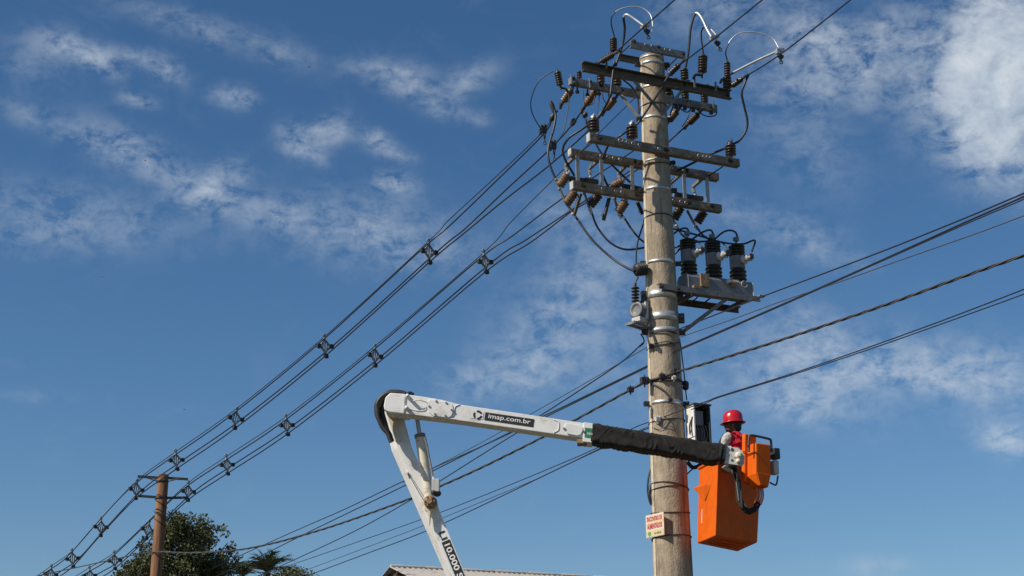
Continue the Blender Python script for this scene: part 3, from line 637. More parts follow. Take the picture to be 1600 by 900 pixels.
# ------------------------------------------------------------------ jumpers and leads round the pole head
def lead(px, off, r, label, mt=cable_m, name='jumper_cable', k=7, group=None):
    return wire(name, pls(px, off), r, mt, label, 'cable', group, k)
def two_tone(px, off, r, cut, label):                    # one cable, dark up to the cut and bright beyond it
    pts = smooth(pls(px, off), 8); i = int(len(pts) * cut)
    t = thing('jumper_cable', pts[0], label, 'cable', 'jumper loops above the crossarms')
    MB().tube(pts[:i + 1], r, 7).build('dark_part', cable_m, t); MB().tube(pts[i:], r * .95, 7).build('bright_part', pale_metal, t)
LO = (F2 + .05, F2 + .55)
two_tone([(962, 103), (973, 68), (976, 44), (974.5, 28), (980, 23), (993, 31), (1005, 40)], LO, .02, .52, 'thick jumper bent like a hook left of the pole top')
two_tone([(960, 57.5), (955, 36.7), (957.5, 23), (971, 13.5), (993, 10.3), (1007.6, 15), (1017, 24.5), (1020, 41.6), (1018, 50)], LO, .010, .30, 'thin looping lead from the left arrester over the pole top')
two_tone([(1071, 107), (1076, 78), (1079.7, 42), (1087, 21), (1095.6, 27), (1105, 46.5), (1111.5, 57.5)], LO, .02, .50, 'thick tall jumper arching up right of the pole top')
two_tone([(1099, 84), (1095.6, 54), (1099, 43.5), (1105, 41.6), (1112.7, 47.7), (1119, 55)], LO, .012, .45, 'thin short lead from the middle arrester to the line clamp')
two_tone([(1136, 94), (1134, 81), (1141, 63.6), (1154, 52.6), (1171, 50), (1191, 52.6), (1208, 61), (1216.6, 74.6)], LO, .010, .25, 'thin wide arching lead from the slim arrester on the right')
two_tone([(1141, 116), (1181, 95.5), (1220, 78)], LO, .02, .08, 'straight pale conductor rising to the right hand line clamp')
def line_clamp(x, y, x2, y2, off, label):
    t = thing('line_clamp', pl(x2, y2, off), label, 'clamp', 'clamps hanging on the upper lines')
    p, q = pl(x, y, off), pl(x2, y2, off)
    MB().box(p, A * .07 + Z * .02, N * .025, Z * .03).box(p - A * .05 - Z * .03, A * .03, N * .03, Z * .04).build('jaw', galv, t, .004)
    MB().tube([p, p.lerp(q, .5), q], .008, 6).ring(q, N, .03, .008, 12, 5).build('eye_bolt', dark_metal, t)
    MB().ball(p.lerp(q, .55), .04, .03, .05, n=8, m=5).box(p.lerp(q, .5), A * .045, N * .02, Z * .02).build('screw_block', black_poly, t)
line_clamp(1009, 39, 1013, 58, F2 + .5, 'small line clamp with a dangling eye above the pole top')
line_clamp(1117, 57, 1125, 77, F2 + .5, 'line clamp with a dangling eye on the middle upper line')
line_clamp(1219, 79, 1220.5, 97, F2 + .55, 'line clamp with a dangling eye on the right hand upper line')
lead([(1170, 116), (1163.5, 131), (1159, 146), (1163, 167), (1167.7, 188), (1166, 203), (1156, 219), (1144, 226), (1128, 234), (1108, 242), (1080, 256), (1056, 268)], [F2 + .28, F2 + .25, F2 + .2, F2 + .15, F2 + .12, F2 + .08, F2 + .02, F4 - .02, F4 - .1, .1, -.1, -.25], .019, 'thick jumper hanging right of the pole from the line end to the front beam')
lead([(866, 110), (842, 127), (830, 155.5), (832, 178), (846, 203)], (F3, F3 - .7), .008, 'thin lead hanging in an arc from the tilted arrester on the far left')
lead([(861, 158), (868, 178), (865.5, 200), (857, 231), (858, 253), (868.5, 281)], (F3 - .6, FS), .018, 'thick jumper dropping from the left cable end to the leftmost knife switch')
lead([(960, 97), (956, 129), (953, 151), (944, 169), (931, 186), (909, 202), (889, 215.5), (880, 231), (883, 249), (897, 274)], [F2 + .06, F2 + .1, F2 + .1, .2, .1, 0, -.15, -.3, -.5, FS], .018, 'long jumper sweeping from the channel past the left front insulator to the frame')
lead([(1060, 101), (1044, 120), (1034, 137), (1020, 159), (1005, 181), (993, 196), (968, 213), (950, 228), (940, 262), (948, 287), (962, 312)], [F2 + .2, F2 + .12, F2 + .1, F2 + .1, F2 + .08, F4, F4 - .08, -.1, -.4, -.55, FS], .018, 'jumper crossing the front of the pole just above the front beam')
lead([(973, 124), (986.7, 135.6), (995.5, 151), (998.5, 178)], F3 + .05, .014, 'curved jumper behind the upper brace on the left of the pole')
lead([(915, 186), (920, 203), (927, 216), (941, 241), (975, 276), (1000, 298)], (F3 - .4, FS + .2), .016, 'jumper dropping from the second cable end behind the two left beams')
for px, lab in (([(887, 140), (889, 160), (882, 200), (877, 212)], 'thin drop wire under the left end of the galvanised arm'), ([(936, 140), (936, 156), (933, 178)], 'thin drop wire under the galvanised arm above the left front insulator'),
                ([(941, 143), (943, 155), (948, 163)], 'short thin tail under the galvanised arm near the brace'), ([(911, 141), (912, 156), (915, 163)], 'short thin tail next to the second strain insulator'), ([(929, 150), (928, 160), (921, 165)], 'short curling tail right of the second strain insulator')):
    lead(px, F3 - .12, .007, lab, grey_wire, 'drop_wire')
lead([(1060, 165), (1066, 172), (1075, 175), (1083, 166), (1090, 172), (1098, 179), (1108, 182), (1118, 180), (1119.5, 173), (1114, 160)], F3 - .06, .010, 'curly tangle of thin leads under the right half of the galvanised arm', cable_m, 'drop_wire')
lead([(1050, 142), (1053, 160), (1047, 180)], F3 - .06, .012, 'short jumper hanging right of the pole below the channel')
lead([(1080, 167), (1074, 185), (1066, 198)], F3 - .3, .010, 'short jumper beside the black strain insulator')
for x, y in ((918, 145), (902, 141), (936, 144), (953, 146), (1056, 165), (1070, 167), (1083, 170), (1111, 174)):
    p = pl(x, y, F3 - .04); m = MB().tube([p + Z * .05, p - Z * .03], .014, 6).box(p - Z * .03, A * .025, N * .02, Z * .02)
    m.build('hanging_nut', dark_metal, t3)
for x, y, x2, y2, lab in ((860, 158, 867, 177, 'black sleeve connector at the end of the left jumper'), ):
    p, q = pl(x, y, F3 - .6), pl(x2, y2, F3 - .6); tag(MB().tube([p, p.lerp(q, .3), q], [.022, .04, .03], 9).build('sleeve_connector', black_poly), lab, 'connector')
for x, y, x2, y2, off, lab in ((866, 178, 860, 190, F3 - .6, 'black wedge connector on the outermost left cable'), (899, 185, 892, 197, F3 - .5, 'black wedge connector on the second left cable'), (916, 176, 912, 184, F3 - .4, 'black wedge clamp below the second strain insulator')):
    p, q = pl(x, y, off), pl(x2, y2, off - .08); tag(MB().tube([p, p.lerp(q, .25), p.lerp(q, .75), q], [.02, .045, .04, .018], 9).build('wedge_connector', black_poly), lab, 'connector', 'wedge connectors on the left cables')
for x, y, lab in ((849, 202, 'dark clamp with dangling bolt on the outermost left cable'), (864, 227, 'dark clamp with dangling bolt on the second left cable')):
    t = thing('cable_clamp', pl(x, y + 18, F3 - .7), lab, 'clamp', 'clamps hanging on the left cables'); p = pl(x, y, F3 - .72)
    MB().box(p, A * .05, N * .03, Z * .06).ball(p + A * .02 + Z * .05, .045, n=8, m=5).box(p - A * .05 - Z * .05, A * .02, N * .02, Z * .05).build('jaw', black_poly, t, .004)
    q = p - Z * .2 + A * .02; MB().tube([p, q], .010, 6).tube([p + A * .05, q], .007, 6).ring(q - Z * .03, N, .026, .007, 12, 5).build('eye_bolt', dark_metal, t)
# loops from the switches to the recloser
LP = 'loops between the switches and the recloser'
lead([(896, 334), (923.6, 372.6), (953, 400.7), (976, 416.5), (992, 424)], [FS, -.5, -.3, -.1, FV], .018, 'lowest thick loop from the leftmost switch to the spool insulator', group=LP)
lead([(923, 327), (933, 354), (953, 378.7), (977, 389.7), (1006, 387), (1028, 381), (1053, 372)], [FS, -.6, -.5, -.4, -.35, -.35, -.3], .016, 'loop from the second switch that passes behind the pole at its lower edge', group=LP)
lead([(968, 334), (975, 340), (989.6, 361.6), (1006, 378), (1030, 386), (1052, 387), (1066, 383), (1089, 378), (1106.5, 376.5), (1114, 370)], [FS, -.6, -.5, -.4, -.35, -.3, -.2, -.05, .05, FT - .17], .016, 'loop running behind the pole to the middle bushing', group=LP)
lead([(1007, 345), (997, 376), (994, 400.7), (995, 420)], (-.5, FV), .013, 'thin vertical lead dropping along the left of the pole to the spool', group=LP)
lead([(1036, 352), (1050.5, 357), (1078, 364), (1110, 373.5), (1136.7, 380), (1161.6, 381), (1179.4, 375.6), (1175, 393)], [-.4, -.3, -.1, .1, .15, .2, .25, .3], .015, 'long cable crossing behind all bushings to the right hand side terminal', group=LP)
lead([(1040, 377), (1051, 366.7), (1064, 357.8), (1072.7, 357), (1076.6, 362)], [-.4, -.3, -.1, 0, FT - .17], .015, 'short hump of cable onto the left bushing', group=LP)
lead([(1040, 408), (1053, 398), (1067, 384.5), (1080, 375), (1097.6, 363), (1110, 359.6), (1115, 367)], [-.4, -.3, -.2, -.1, 0, 0, FT - .17], .015, 'rising cable from behind the pole onto the middle bushing', group=LP)
lead([(1115, 375), (1129.6, 363), (1140, 360), (1149, 363), (1152.7, 372)], [-.05, 0, 0, 0, FT - .17], .015, 'arching cable onto the right bushing', group=LP)
lead([(1087, 352), (1097.6, 367), (1112, 376)], [FS, -.2, -.05], .018, 'cable slanting down from the rightmost switch', group=LP)
lead([(1057, 352), (1064, 365), (1073, 373)], [FS, -.3, -.1], .016, 'short cable slanting down just right of the pole', group=LP)
lead([(1115, 375), (1129.6, 380), (1137, 392)], [.1, .2, .3], .013, 'short cable curling onto the middle side terminal', group=LP)
lead([(1078, 373.5), (1090, 377), (1097, 386)], [.1, .2, .3], .013, 'short cable curling onto the left side terminal', grey_wire, group=LP)
lead([(1078, 471), (1086, 468), (1092, 461)], -.1, .011, 'small cable loop sagging under the platform beside the pole'); lead([(1080, 474), (1098, 474), (1113, 463)], -.1, .012, 'larger cable loop sagging under the platform')
lead([(1001, 522), (1006, 530), (1005, 537), (999, 542)], FV, .010, 'short cable hooking down from the small transformer')
lead([(1020, 722), (1014, 742), (1012, 765), (1016, 786), (1022, 790)], -.1, .014, 'dark cable loop bulging from the left edge of the lower pole')
lead([(1017, 758), (1014.5, 772), (1018, 788)], -.05, .02, 'short thick black cable hugging the left edge of the lower pole')
lead([(1074, 722), (1082, 730), (1092, 728), (1096, 722)], 0., .03, 'bunch of dark cable coiled below the cabinet right of the pole'); lead([(1070, 744), (1083, 732)], 0, .010, 'thin wire from the pole to the coil below the cabinet')
# fittings of the low voltage bundle on the pole
def onp(x, y, e=.0):                                      # on the pole's visible skin
    d = ray(x, y); z = at(x, y, PY - .25).z
    lo, hi = 20.0, PY + .05
    for i in range(40):
        Ym = (lo + hi) / 2; p = at(x, y, Ym)
        if (p.x - PX) ** 2 + (p.y - PY) ** 2 < (prad(p.z) + e) ** 2: hi = Ym
        else: lo = Ym
        if hi - lo < 1e-4: break
    return at(x, y, lo)
def strap(px, r, label, mt=grey_wire): return wire('pole_wire', [onp(x, y, .02) for x, y in px], r, mt, label, 'wire', None, 6, 6)
strap([(1010, 596), (1020, 593), (1034, 589), (1048, 585), (1062, 581)], .018, 'dark twisted bundle wrapped across the pole front above the clamp band')
strap([(1013, 597), (1035, 594), (1056, 594), (1066, 596)], .012, 'thin wire round the pole just under the twisted bundle')
strap([(1017, 599), (1030, 605), (1040, 613), (1047, 621)], .014, 'dark cable curving down the pole front to the clamp band')
strap([(1024, 660), (1036, 666), (1043, 654), (1050, 660), (1056, 673)], .006, 'loose thin wire curling on the pole above the black sleeve')
strap([(1020, 668), (1030, 671), (1042, 666), (1052, 668), (1058, 680)], .005, 'second loose thin wire squiggling lower on the pole')
strap([(1016, 521), (1028, 519), (1044, 517), (1058, 521)], .010, 'thin wire tied round the pole under the lower wide band')
strap([(1020, 538), (1032, 535), (1046, 534), (1056, 540)], .008, 'thin looping wire on the pole between two bands')
for x, y, s_, lab in ((1007, 595, 1.2, 'black dead end clamp on the left of the pole'), (1034, 588, .8, 'small dark connector on the bundle at the pole front'), (1056, 580, .9, 'dark connector on the bundle at the right of the pole'), (1053, 591, .6, 'small pale connector under the bundle'), (1047, 625, .6, 'small bolt lug on the lower clamp band'), (1028, 655, .8, 'pale wire grip on the pole above the black sleeve'), (1017, 541, .6, 'small dark staple on the left of the pole'), (985, 609, .9, 'black suspension clamp left of the pole on the twisted cable')):
    p = onp(x, y, .04) if 1010 < x < 1062 else pl(x, y, .05); m = MB().box(p, A * .05 * s_, N * .03 * s_, Z * .04 * s_).ball(p + A * .03 * s_ + Z * .02, .04 * s_, n=8, m=5).tube([p - Z * .08 * s_, p + Z * .07 * s_], .012, 6)
    tag(m.build('cable_connector', light_grey if 'pale' in lab else black_poly, None, .004), lab, 'connector', 'connectors round the concrete pole')

# ------------------------------------------------------------------ upper lines running over the camera
UD = V((.49, -.87, 0)).normalized()
for pts, lab in (([(961, 83), (1005, 43), (1055, -1), (1110, -50)], 'left of three upper lines leaving the pole head to the sky'), ([(1064, 100), (1115, 61), (1192, -1), (1260, -55)], 'middle of three upper lines leaving the pole head to the sky'), ([(1161, 122), (1222, 83), (1330, -1), (1400, -56)], 'right hand of three upper lines leaving the pole head to the sky')):
    s0 = pl(*pts[0], F2 + .24); wire('overhead_line', [vp(x, y, s0, s0 + UD) for x, y in pts], .0115, cable_m, lab, 'power line', 'upper lines over the camera')

# ------------------------------------------------------------------ wooden pole and the two spacer cable circuits
YW = 33.0
wt_ = at(254.5, 742, YW); tw = thing('wooden_pole', (wt_.x, wt_.y, 0), 'reddish round wooden pole at the left carrying two bunches of cables', 'utility pole')
m = MB(); zz = [wt_.z * i / 24 for i in range(25)]
m.tube([V((wt_.x + .012 * math.sin(z * .9), wt_.y, z)) for z in zz], [.152 - .035 * z / wt_.z for z in zz], 20); m.build('shaft', wood, tw)
for i in range(2):
    m = MB(); z0 = at(250, 752 if i == 0 else 778, YW).z
    m.lathe(V((wt_.x, wt_.y, z0 - .03)), Z, [(0, .128), (0, .132), (.05, .132), (.05, .128)], 20); m.build('clamp_band', dark_metal, tw)
for y0 in (787, 806, 816, 868):                           # slanting wraps of wire
    z0 = at(250, y0, YW).z; MB().tube([V((wt_.x + .137 * math.cos(a), wt_.y + .137 * math.sin(a), z0 - .09 * math.cos(a))) for a in [math.pi * 2 * k / 24 for k in range(25)]], .009, 6, False).build('tie_wire', dark_metal, tw)
for ax_, ay_, bx_, by_ in ((215, 744.4, 248, 746.5), (262, 746.8, 294, 748.8), (215, 774.7, 246, 777), (259, 778, 292, 777.5)):
    MB().bar(at(ax_, ay_, YW - .13 + (ax_ - 215) / 80 * .26), at(bx_, by_, YW - .13 + (bx_ - 215) / 80 * .26), .045, .05).build('arm', dark_metal, tw)
for ax_, ay_, bx_, by_ in ((230, 746.7, 246, 752), (279, 748, 263, 752)): MB().tube([at(ax_, ay_, YW - .08), at(bx_, by_, YW - .08)], .014, 6).build('brace', dark_metal, tw)

def spacer_mesh():                                        # local X across the cables, Z up
    X = V((1, 0, 0)); Y_ = V((0, 1, 0)); m = MB()
    cs = [V((0, 0, .125)), V((.105, 0, 0)), V((0, 0, -.125)), V((-.105, 0, 0))]
    for i in range(4): m.bar(cs[i], cs[(i + 1) % 4], .026, .034, Y_)
    for x in (-.045, 0, .045): h = .125 * (1 - abs(x) / .105); m.bar(V((x - .014, 0, -h)), V((x + .014, 0, h)), .016, .019, Y_)
    body = m.mesh('spacer_body', spacer_m)
    m = MB(); m.bar(V((0, 0, .12)), V((.012, 0, .19)), .03, .03, Y_); m.ring(V((.0, 0, .2)), Y_, .026, .012, 10, 5)
    hook = m.mesh('spacer_hook', spacer_m); cl = []
    for c, d in ((V((-.14, 0, 0)), X), (V((.14, 0, 0)), X), (V((0, 0, -.185)), Z)):
        m = MB(); m.box(c, X * .035, Y_ * .035, Z * .03); m.bar(c * .75, c, .028, .03, Y_); m.box(c - Z * .03 + X * .02, X * .02, Y_ * .03, Z * .016); cl.append(('cable_grip', m.mesh('spacer_grip', black_poly)))
    return [('frame', body), ('hook', hook)] + cl
SP = spacer_mesh()
CIR = {'left': dict(sp=[(670.3, 392.8), (507.8, 540.5), (368.4, 653.5), (275.4, 718.6), (213, 764.5), (157.5, 823), (113.4, 872.5), (79, 897)], Q=at(213, 764.5, YW - .13), P=pl(866, 185, F3 - .7),
            ends=[[(700, 345), (775, 276), (847, 207), (862, 184), (871, 172)], [(700, 355), (775, 283), (848, 211), (863, 186), (871, 173)], [(727, 357), (790, 297), (855, 237), (893, 196), (914, 166)], [(727, 363), (790, 311), (855, 261), (913, 210), (945, 173)]]),
       'right': dict(sp=[(757.7, 408.7), (586, 555.5), (448, 664), (354.6, 726), (294, 767.5), (231, 827.5), (179, 875.5), (140, 899)], Q=at(294, 767.5, YW + .13), P=pl(1050, 212, F3 - .5),
            ends=[[(800, 345), (881, 264), (944, 200), (992, 153), (1028, 120)], [(800, 369), (876, 312), (950, 262), (1000, 228), (1043, 192)], [(820, 376), (875, 340), (924, 307), (1000, 256), (1046, 220), (1074, 195)], [(830, 378), (892, 331), (915, 317), (1000, 262), (1050, 217)]])}
where = ['nearest the concrete pole', 'second from the concrete pole', 'third from the concrete pole', 'last before the wooden pole', 'on the arms of the wooden pole', 'first beyond the wooden pole', 'second beyond the wooden pole', 'lowest beyond the wooden pole']
kinds = ['thin messenger wire at the top', 'thick cable on the left side', 'thick cable on the right side', 'thick cable at the bottom']
for side, c in CIR.items():
    P, Q = c['P'], c['Q']; d = (Q - P); d.z = 0; d.normalize(); w = V((-d.y, d.x, 0)); w = w if w.x > 0 else -w
    cen = [vp(x, y, P, Q) for x, y in c['sp']]
    for i, p in enumerate(cen):
        yy = w.cross(V((0, 0, 1))); tilt = random.uniform(-.2, .2)
        M = Matrix.Translation(p) @ Matrix((w, -yy, Z)).transposed().to_4x4() @ Matrix.Rotation(tilt, 4, 'Y')
        stand('cable_spacer', SP, M, 'grey diamond cable spacer on the %s bunch, %s' % (side, where[i]), 'cable spacer', 'diamond spacers on the aerial cables')
    offs = [Z * .19, -w * .145 + Z * .01, w * .145 + Z * .01, -Z * .2]
    far = cen[-1] * 1 + (cen[-1] - cen[-2]) * 1.6
    for j in range(4):
        pts = [vp(x, y, P, Q) for x, y in reversed(c['ends'][j])] + [p + offs[j] for p in cen] + [far + offs[j]]
        n_pts = []
        for a, b in zip(pts[:-1], pts[1:]): n_pts.append(a)
        n_pts.append(pts[-1])
        wire('aerial_cable', n_pts, .008 if j == 0 else .0125, cable_m, 'black aerial cable of the %s spacer bunch, %s' % (side, kinds[j]), 'power line', 'spaced aerial cables', 5, 6)

# ------------------------------------------------------------------ low voltage lines
QL = at(300, 905, 45.0); RD = P0 - QL; RD.z = 0
PF = P0 - V((0, .36, 0))
def lv(px, label, r=.011, P=P0, Q=QL, mt=cable_m): return wire('low_voltage_line', [vp(x, y, P, Q) for x, y in px], r, mt, label, 'power line', 'low voltage lines on the concrete pole', 8, 6)
lv([(1640, 285), (1600, 302), (1500, 344), (1370, 396), (1192, 463), (1120, 491), (1064, 513), (1050, 518)], 'uppermost low voltage line right of the pole passing the platform end', .009)
lv([(1640, 288), (1600, 307), (1500, 351), (1370, 410), (1226, 474), (1060, 546), (1045, 552)], 'thick low voltage line right of the pole meeting it below the platform brace', .0105)
lv([(1640, 291), (1600, 311), (1500, 354), (1370, 411.5), (1226, 475.5), (1060, 548), (1045, 554)], 'low voltage line close under the thick one right of the pole', .007)
lv([(1640, 322), (1600, 337), (1525, 365), (1400, 409), (1306, 442.5), (1226, 469), (1150, 497), (1071, 524), (1055, 530)], 'thinnest low voltage line right of the pole crossing the thick one', .006, mt=grey_wire)
lv([(1640, 436), (1600, 452), (1480, 498), (1362, 541), (1240, 583), (1128, 618), (1107, 626), (1068, 640), (1025, 656), (989.5, 669), (937, 698), (842, 739), (741, 780), (660, 811), (535, 855), (442, 887), (400, 902)], 'long low line crossing the pole front beside the cabinet', .0072, PF, QL - V((0, .36, 0)))
lv([(1640, 444), (1600, 459.5), (1480, 503), (1362, 544.5), (1240, 585), (1128, 619.5), (1107, 628), (1080, 640)], 'low line right of the pole just under the long one', .0065, PF, QL - V((0, .36, 0)))
lv([(1004, 536), (972, 565), (910, 607), (848, 647), (799, 676), (675, 732), (632, 751), (540, 795), (460, 830), (360, 875), (300, 903)], 'left low voltage line from the small transformer down behind the boom', .010)
lv([(1020, 538), (1010, 543), (900, 607), (831, 646), (784, 674), (700, 719), (630, 754)], 'thinnest low voltage line left of the pole', .006, mt=grey_wire)
lv([(1045, 556), (1011, 572), (885.5, 633), (845, 652), (796, 676), (672, 738), (636, 757), (485, 830), (380, 882), (320, 908)], 'thick low voltage line left of the pole above the twisted cable', .011)
lv([(1045, 559), (1011, 574), (885.5, 635.5), (848, 654), (805, 678), (755, 709), (687, 752), (642, 781), (550, 832), (435, 886), (390, 905)], 'low voltage line left of the pole that dips to the twisted cable', .010)
lv([(1030, 660), (1000, 672), (932, 703), (848, 744), (760, 781), (660, 822), (560, 860), (472, 893), (440, 904)], 'thin lowest but one line left of the pole', .006, PF, QL - V((0, .36, 0)), grey_wire)
lv([(1030, 664), (1000, 674), (935, 703), (865, 736), (776, 779), (665, 830), (570, 866), (482, 899), (450, 911)], 'lowest line left of the pole running down past the shed roof', .009, PF, QL - V((0, .36, 0)))
def twisted(px, P, Q, R, r, pitch, label, mt):
    c = smooth([vp(x, y, P, Q) for x, y in px], 60); m = MB(); L = 0; ph = [0]
    for a, b in zip(c[:-1], c[1:]): ph.append(ph[-1] + (b - a).length)
    for k in range(3):
        out = []
        for i, p in enumerate(c):
            d = (c[min(i + 1, len(c) - 1)] - c[max(i - 1, 0)]).normalized(); x = d.cross(Z).normalized(); y = x.cross(d)
            a = ph[i] / pitch * 2 * math.pi + k * 2.094; out.append(p + (x * math.cos(a) + y * math.sin(a)) * R)
        m.tube(out, r, 5)
    return tag(m.build('twisted_cable', mt, None, org=c[0]), label, 'cable', 'twisted service cables')
twisted([(1640, 386), (1600, 399), (1506, 431.5), (1381, 477), (1230, 528), (1120, 562.5), (1058, 581)], P0 - V((0, .2, 0)), P0 + RD - V((0, .2, 0)), .011, .0095, .8, 'twisted grey cable from the pole to the right edge of the picture', alu_twist)
QW = at(244, 862, YW - .16)
twisted([(1008, 597), (984, 609.5), (897, 657), (848, 683), (755.5, 729), (687, 760), (645, 777.5), (535, 817), (460, 840), (410, 852.5), (365, 860), (300, 864), (246, 862)], P0 - V((.25, .1, 0)), QW, .011, .0095, .8, 'twisted cable sagging from the concrete pole to the wooden pole', alu_twist)
lv([(246, 862), (215, 866), (150, 880), (58, 900), (20, 908)], 'dark cable leaving the wooden pole to the lower left corner', .011, QW, QW + V((-10, 5, 0)))

# ------------------------------------------------------------------ the aerial lift boom
PSI = rad(-4)
BA = V((math.cos(PSI), math.sin(PSI), 0)); BN = V((math.sin(PSI), -math.cos(PSI), 0))
B0 = at(620, 640, 19.92)
def bp(x, y, off=0.): return hit(x, y, B0 + BN * off, BN)
WB = .28
boom = thing('boom_lift', V((bp(760, 960).x, bp(760, 960).y, 0)), 'white articulated bucket truck boom bent at the knee in front of the pole', 'boom lift')
# upper arm: a tapered box
top = [(633, 616), (660, 619.5), (690, 624.5), (718, 632), (820, 647), (916, 661.5)]
bot = [(631, 646.5), (660, 650), (690, 653.5), (718, 657), (820, 671.5), (914, 685)]
m = MB(); tp_ = [bp(*p) for p in top]; bt_ = [bp(*p) for p in bot]; n = len(top)
vs = tp_ + bt_ + [p - BN * WB for p in tp_] + [p - BN * WB for p in bt_]; fs = []
for i in range(n - 1): fs += [(i, i + 1, n + i + 1, n + i), (2 * n + i, 3 * n + i, 3 * n + i + 1, 2 * n + i + 1), (i, 2 * n + i, 2 * n + i + 1, i + 1), (n + i, n + i + 1, 3 * n + i + 1, 3 * n + i)]
fs += [(0, n, 3 * n, 2 * n), (n - 1, 3 * n - 1, 4 * n - 1, 2 * n - 1)]
m.add(vs, fs); upper = m.build('upper_boom', white_paint, boom, .008)
MB().prism([bp(*p, .02) for p in ((610, 613.5), (634, 615.5), (631.5, 646.5), (607, 643.5), (600.5, 640), (599.5, 634), (602, 621))], -BN * (WB + .05)).build('knee_cover', white_paint, boom, .012)
# bolted cover plates, weld lines and lugs standing proud of the arm
def plate(px, t, name, mt=white_paint, off=0.): return MB().prism([bp(*p, off + t) for p in px], -BN * (t + .004)).build(name, mt, upper, .003)
plate([(666, 633), (668, 627), (673, 624.5), (700, 628.5), (706, 632), (709, 641), (705, 650), (700, 652.5), (677, 649.5), (670, 644)], .022, 'cover_plate')
plate([(883, 664.5), (886, 661.5), (906, 664.5), (911, 667.5), (911, 672), (907, 679), (902, 680.5), (886, 677.5), (882, 671)], .02, 'cover_plate')
def bead(px, r, name='weld_bead', off=.004): MB().tube(smooth([bp(*p, off) for p in px], 4), r, 6).build(name, white_paint, upper)
bead([(637, 637.5), (650, 641.5), (663, 641.5), (667, 636), (668, 630), (673, 625)], .006); bead([(718, 632), (711, 635.5), (710, 643), (708, 650), (701, 653.5), (712, 655)], .008)
bead([(865, 655.5), (872, 659), (873.5, 664), (872, 672), (865, 676)], .006)
for x, y in ((682, 627.5), (697.5, 630), (671, 635.5), (680, 647.5), (696, 650), (706, 641), (881.5, 670), (911, 674)):
    MB().lathe(bp(x, y, .0), BN, [(0, .014), (.035, .014)], 8).build('bolt', galv_dull, upper)
for x, y, x2, y2 in ((638, 620.5, 653, 638), (636.5, 639, 640, 641)): MB().lathe(bp(x, y), BN, [(0, .028), (.10, .024), (.105, .01)], 9).build('lug', white_paint, upper)
MB().tube(smooth([bp(640, 622, .03), bp(646, 626, .06), bp(655, 625, .06), bp(667, 629, .02)], 5), .008, 6).build('grab_wire', white_paint, upper)
# lettering
O_ = bp(756.5, 656.2, 0); u_ = (bp(832.8, 667.3) - O_); wq = u_.length; u_.normalize(); v_ = BN.cross(u_); v_ = -v_ if v_.z < 0 else v_; hq = (bp(756, 643.7) - O_).dot(v_)
sheet(O_, u_, v_, wq, hq, BN * .006).build('name_panel', black_print, upper)
flat_text('imap.com.br', O_ + u_ * wq * .075 + v_ * hq * .13, u_, v_, wq * .86, hq * .74, white_print, upper, 'lettering', BN * .009, .008)
sheet(O_ - u_ * .185, u_, v_, .165, hq * .98, BN * .005).build('emblem_panel', mat('emblem_white', (.74, .74, .73), .4, 0, (.7, .7, .69), 6), upper)
cE = O_ - u_ * .095 + v_ * hq * .5 + BN * .007
for k in range(3):
    a0 = k * 2.094 + .5; aa = [a0 + i * .25 for i in range(7)]
    MB().prism([cE + u_ * (math.cos(a) * .062) + v_ * (math.sin(a) * .062) for a in aa] + [cE + u_ * (math.cos(a) * .036) + v_ * (math.sin(a) * .036) for a in reversed(aa)], BN * .002).build('emblem', black_print, upper)
# collar, green sticker, sleeve
MB().prism([bp(*p, .015) for p in ((912, 659.5), (926.5, 661.5), (924.5, 691.5), (910.5, 690))], -BN * (WB + .03)).build('collar', white_paint, boom, .006)
MB().prism([bp(*p, .02) for p in ((914, 668), (926.2, 669.5), (925.3, 684.5), (913.5, 683))], -BN * .004).build('green_sticker', green_print, boom)
g0 = bp(917, 678.8, .024); flat_text('GEN', g0, u_, v_, .07, .03, white_print, boom, 'lettering', BN * .001)
MB().box(bp(909, 691.5, -.1), BA * .06, BN * .10, Z * .03).build('hinge_lug', rust, boom, .004)
# wrinkled canvas sleeve
ea, eb = [bp(925.5, 661.5), bp(924.5, 690)], [bp(1133.5, 695), bp(1132.5, 719.5)]
m = MB(); nl, nc = 170, 64; vs = []
dl = (eb[0] - ea[0]).normalized(); vv = BN.cross(dl); vv = vv if vv.z > 0 else -vv
for i in range(nl + 1):
    t = i / nl; a, b = ea[0].lerp(eb[0], t), ea[1].lerp(eb[1], t); c = (a + b) / 2 - BN * (WB / 2 - .005); hh = (a - b).length / 2 + .005; ww = WB / 2 + .02
    bulge = .045 * math.exp(-((t - .86) / .07) ** 2) + .012 * math.sin(t * 19) ** 2
    for k in range(nc):
        an = 2 * math.pi * k / nc; cs, sn = math.cos(an), math.sin(an)
        p4 = (abs(cs) ** 9 + abs(sn) ** 9) ** (-1 / 9)
        x, y = cs * p4, sn * p4
        wv = t * 24 - y * 1.9 + 3.4 * noise.noise(V((t * 9, y * .8, 4))); fold = (1 - abs((wv % 2) - 1)) ** 3
        f = .010 * noise.noise(V((t * 20 + y * 1.5, y * 1.2, x * .5))) + .006 * noise.noise(V((t * 60 + y * 5, y * 2, x))) + .017 * fold * max(0, .1 + noise.noise(V((t * 8, 3, y * .9)))) * (1.1 - .7 * y)
        f *= 1 if .015 < t < .985 else .2
        sag = -bulge if y < -.3 else 0
        vs.append(c + BN * (x * ww + (f * (1 if x > 0 else -1) if abs(x) > .6 else 0)) + vv * (y * hh + (f * (1 if y > 0 else -1) if abs(y) > .6 else 0)) + Z * sag * abs(y))
m.add(vs, [(i * nc + k, i * nc + (k + 1) % nc, (i + 1) * nc + (k + 1) % nc, (i + 1) * nc + k) for i in range(nl) for k in range(nc)], True)
m.add(vs[:nc], [tuple(range(nc))]); m.add(vs[-nc:], [tuple(range(nc))]); m.build('canvas_sleeve', black_cloth, boom)
m = MB(); vs = []
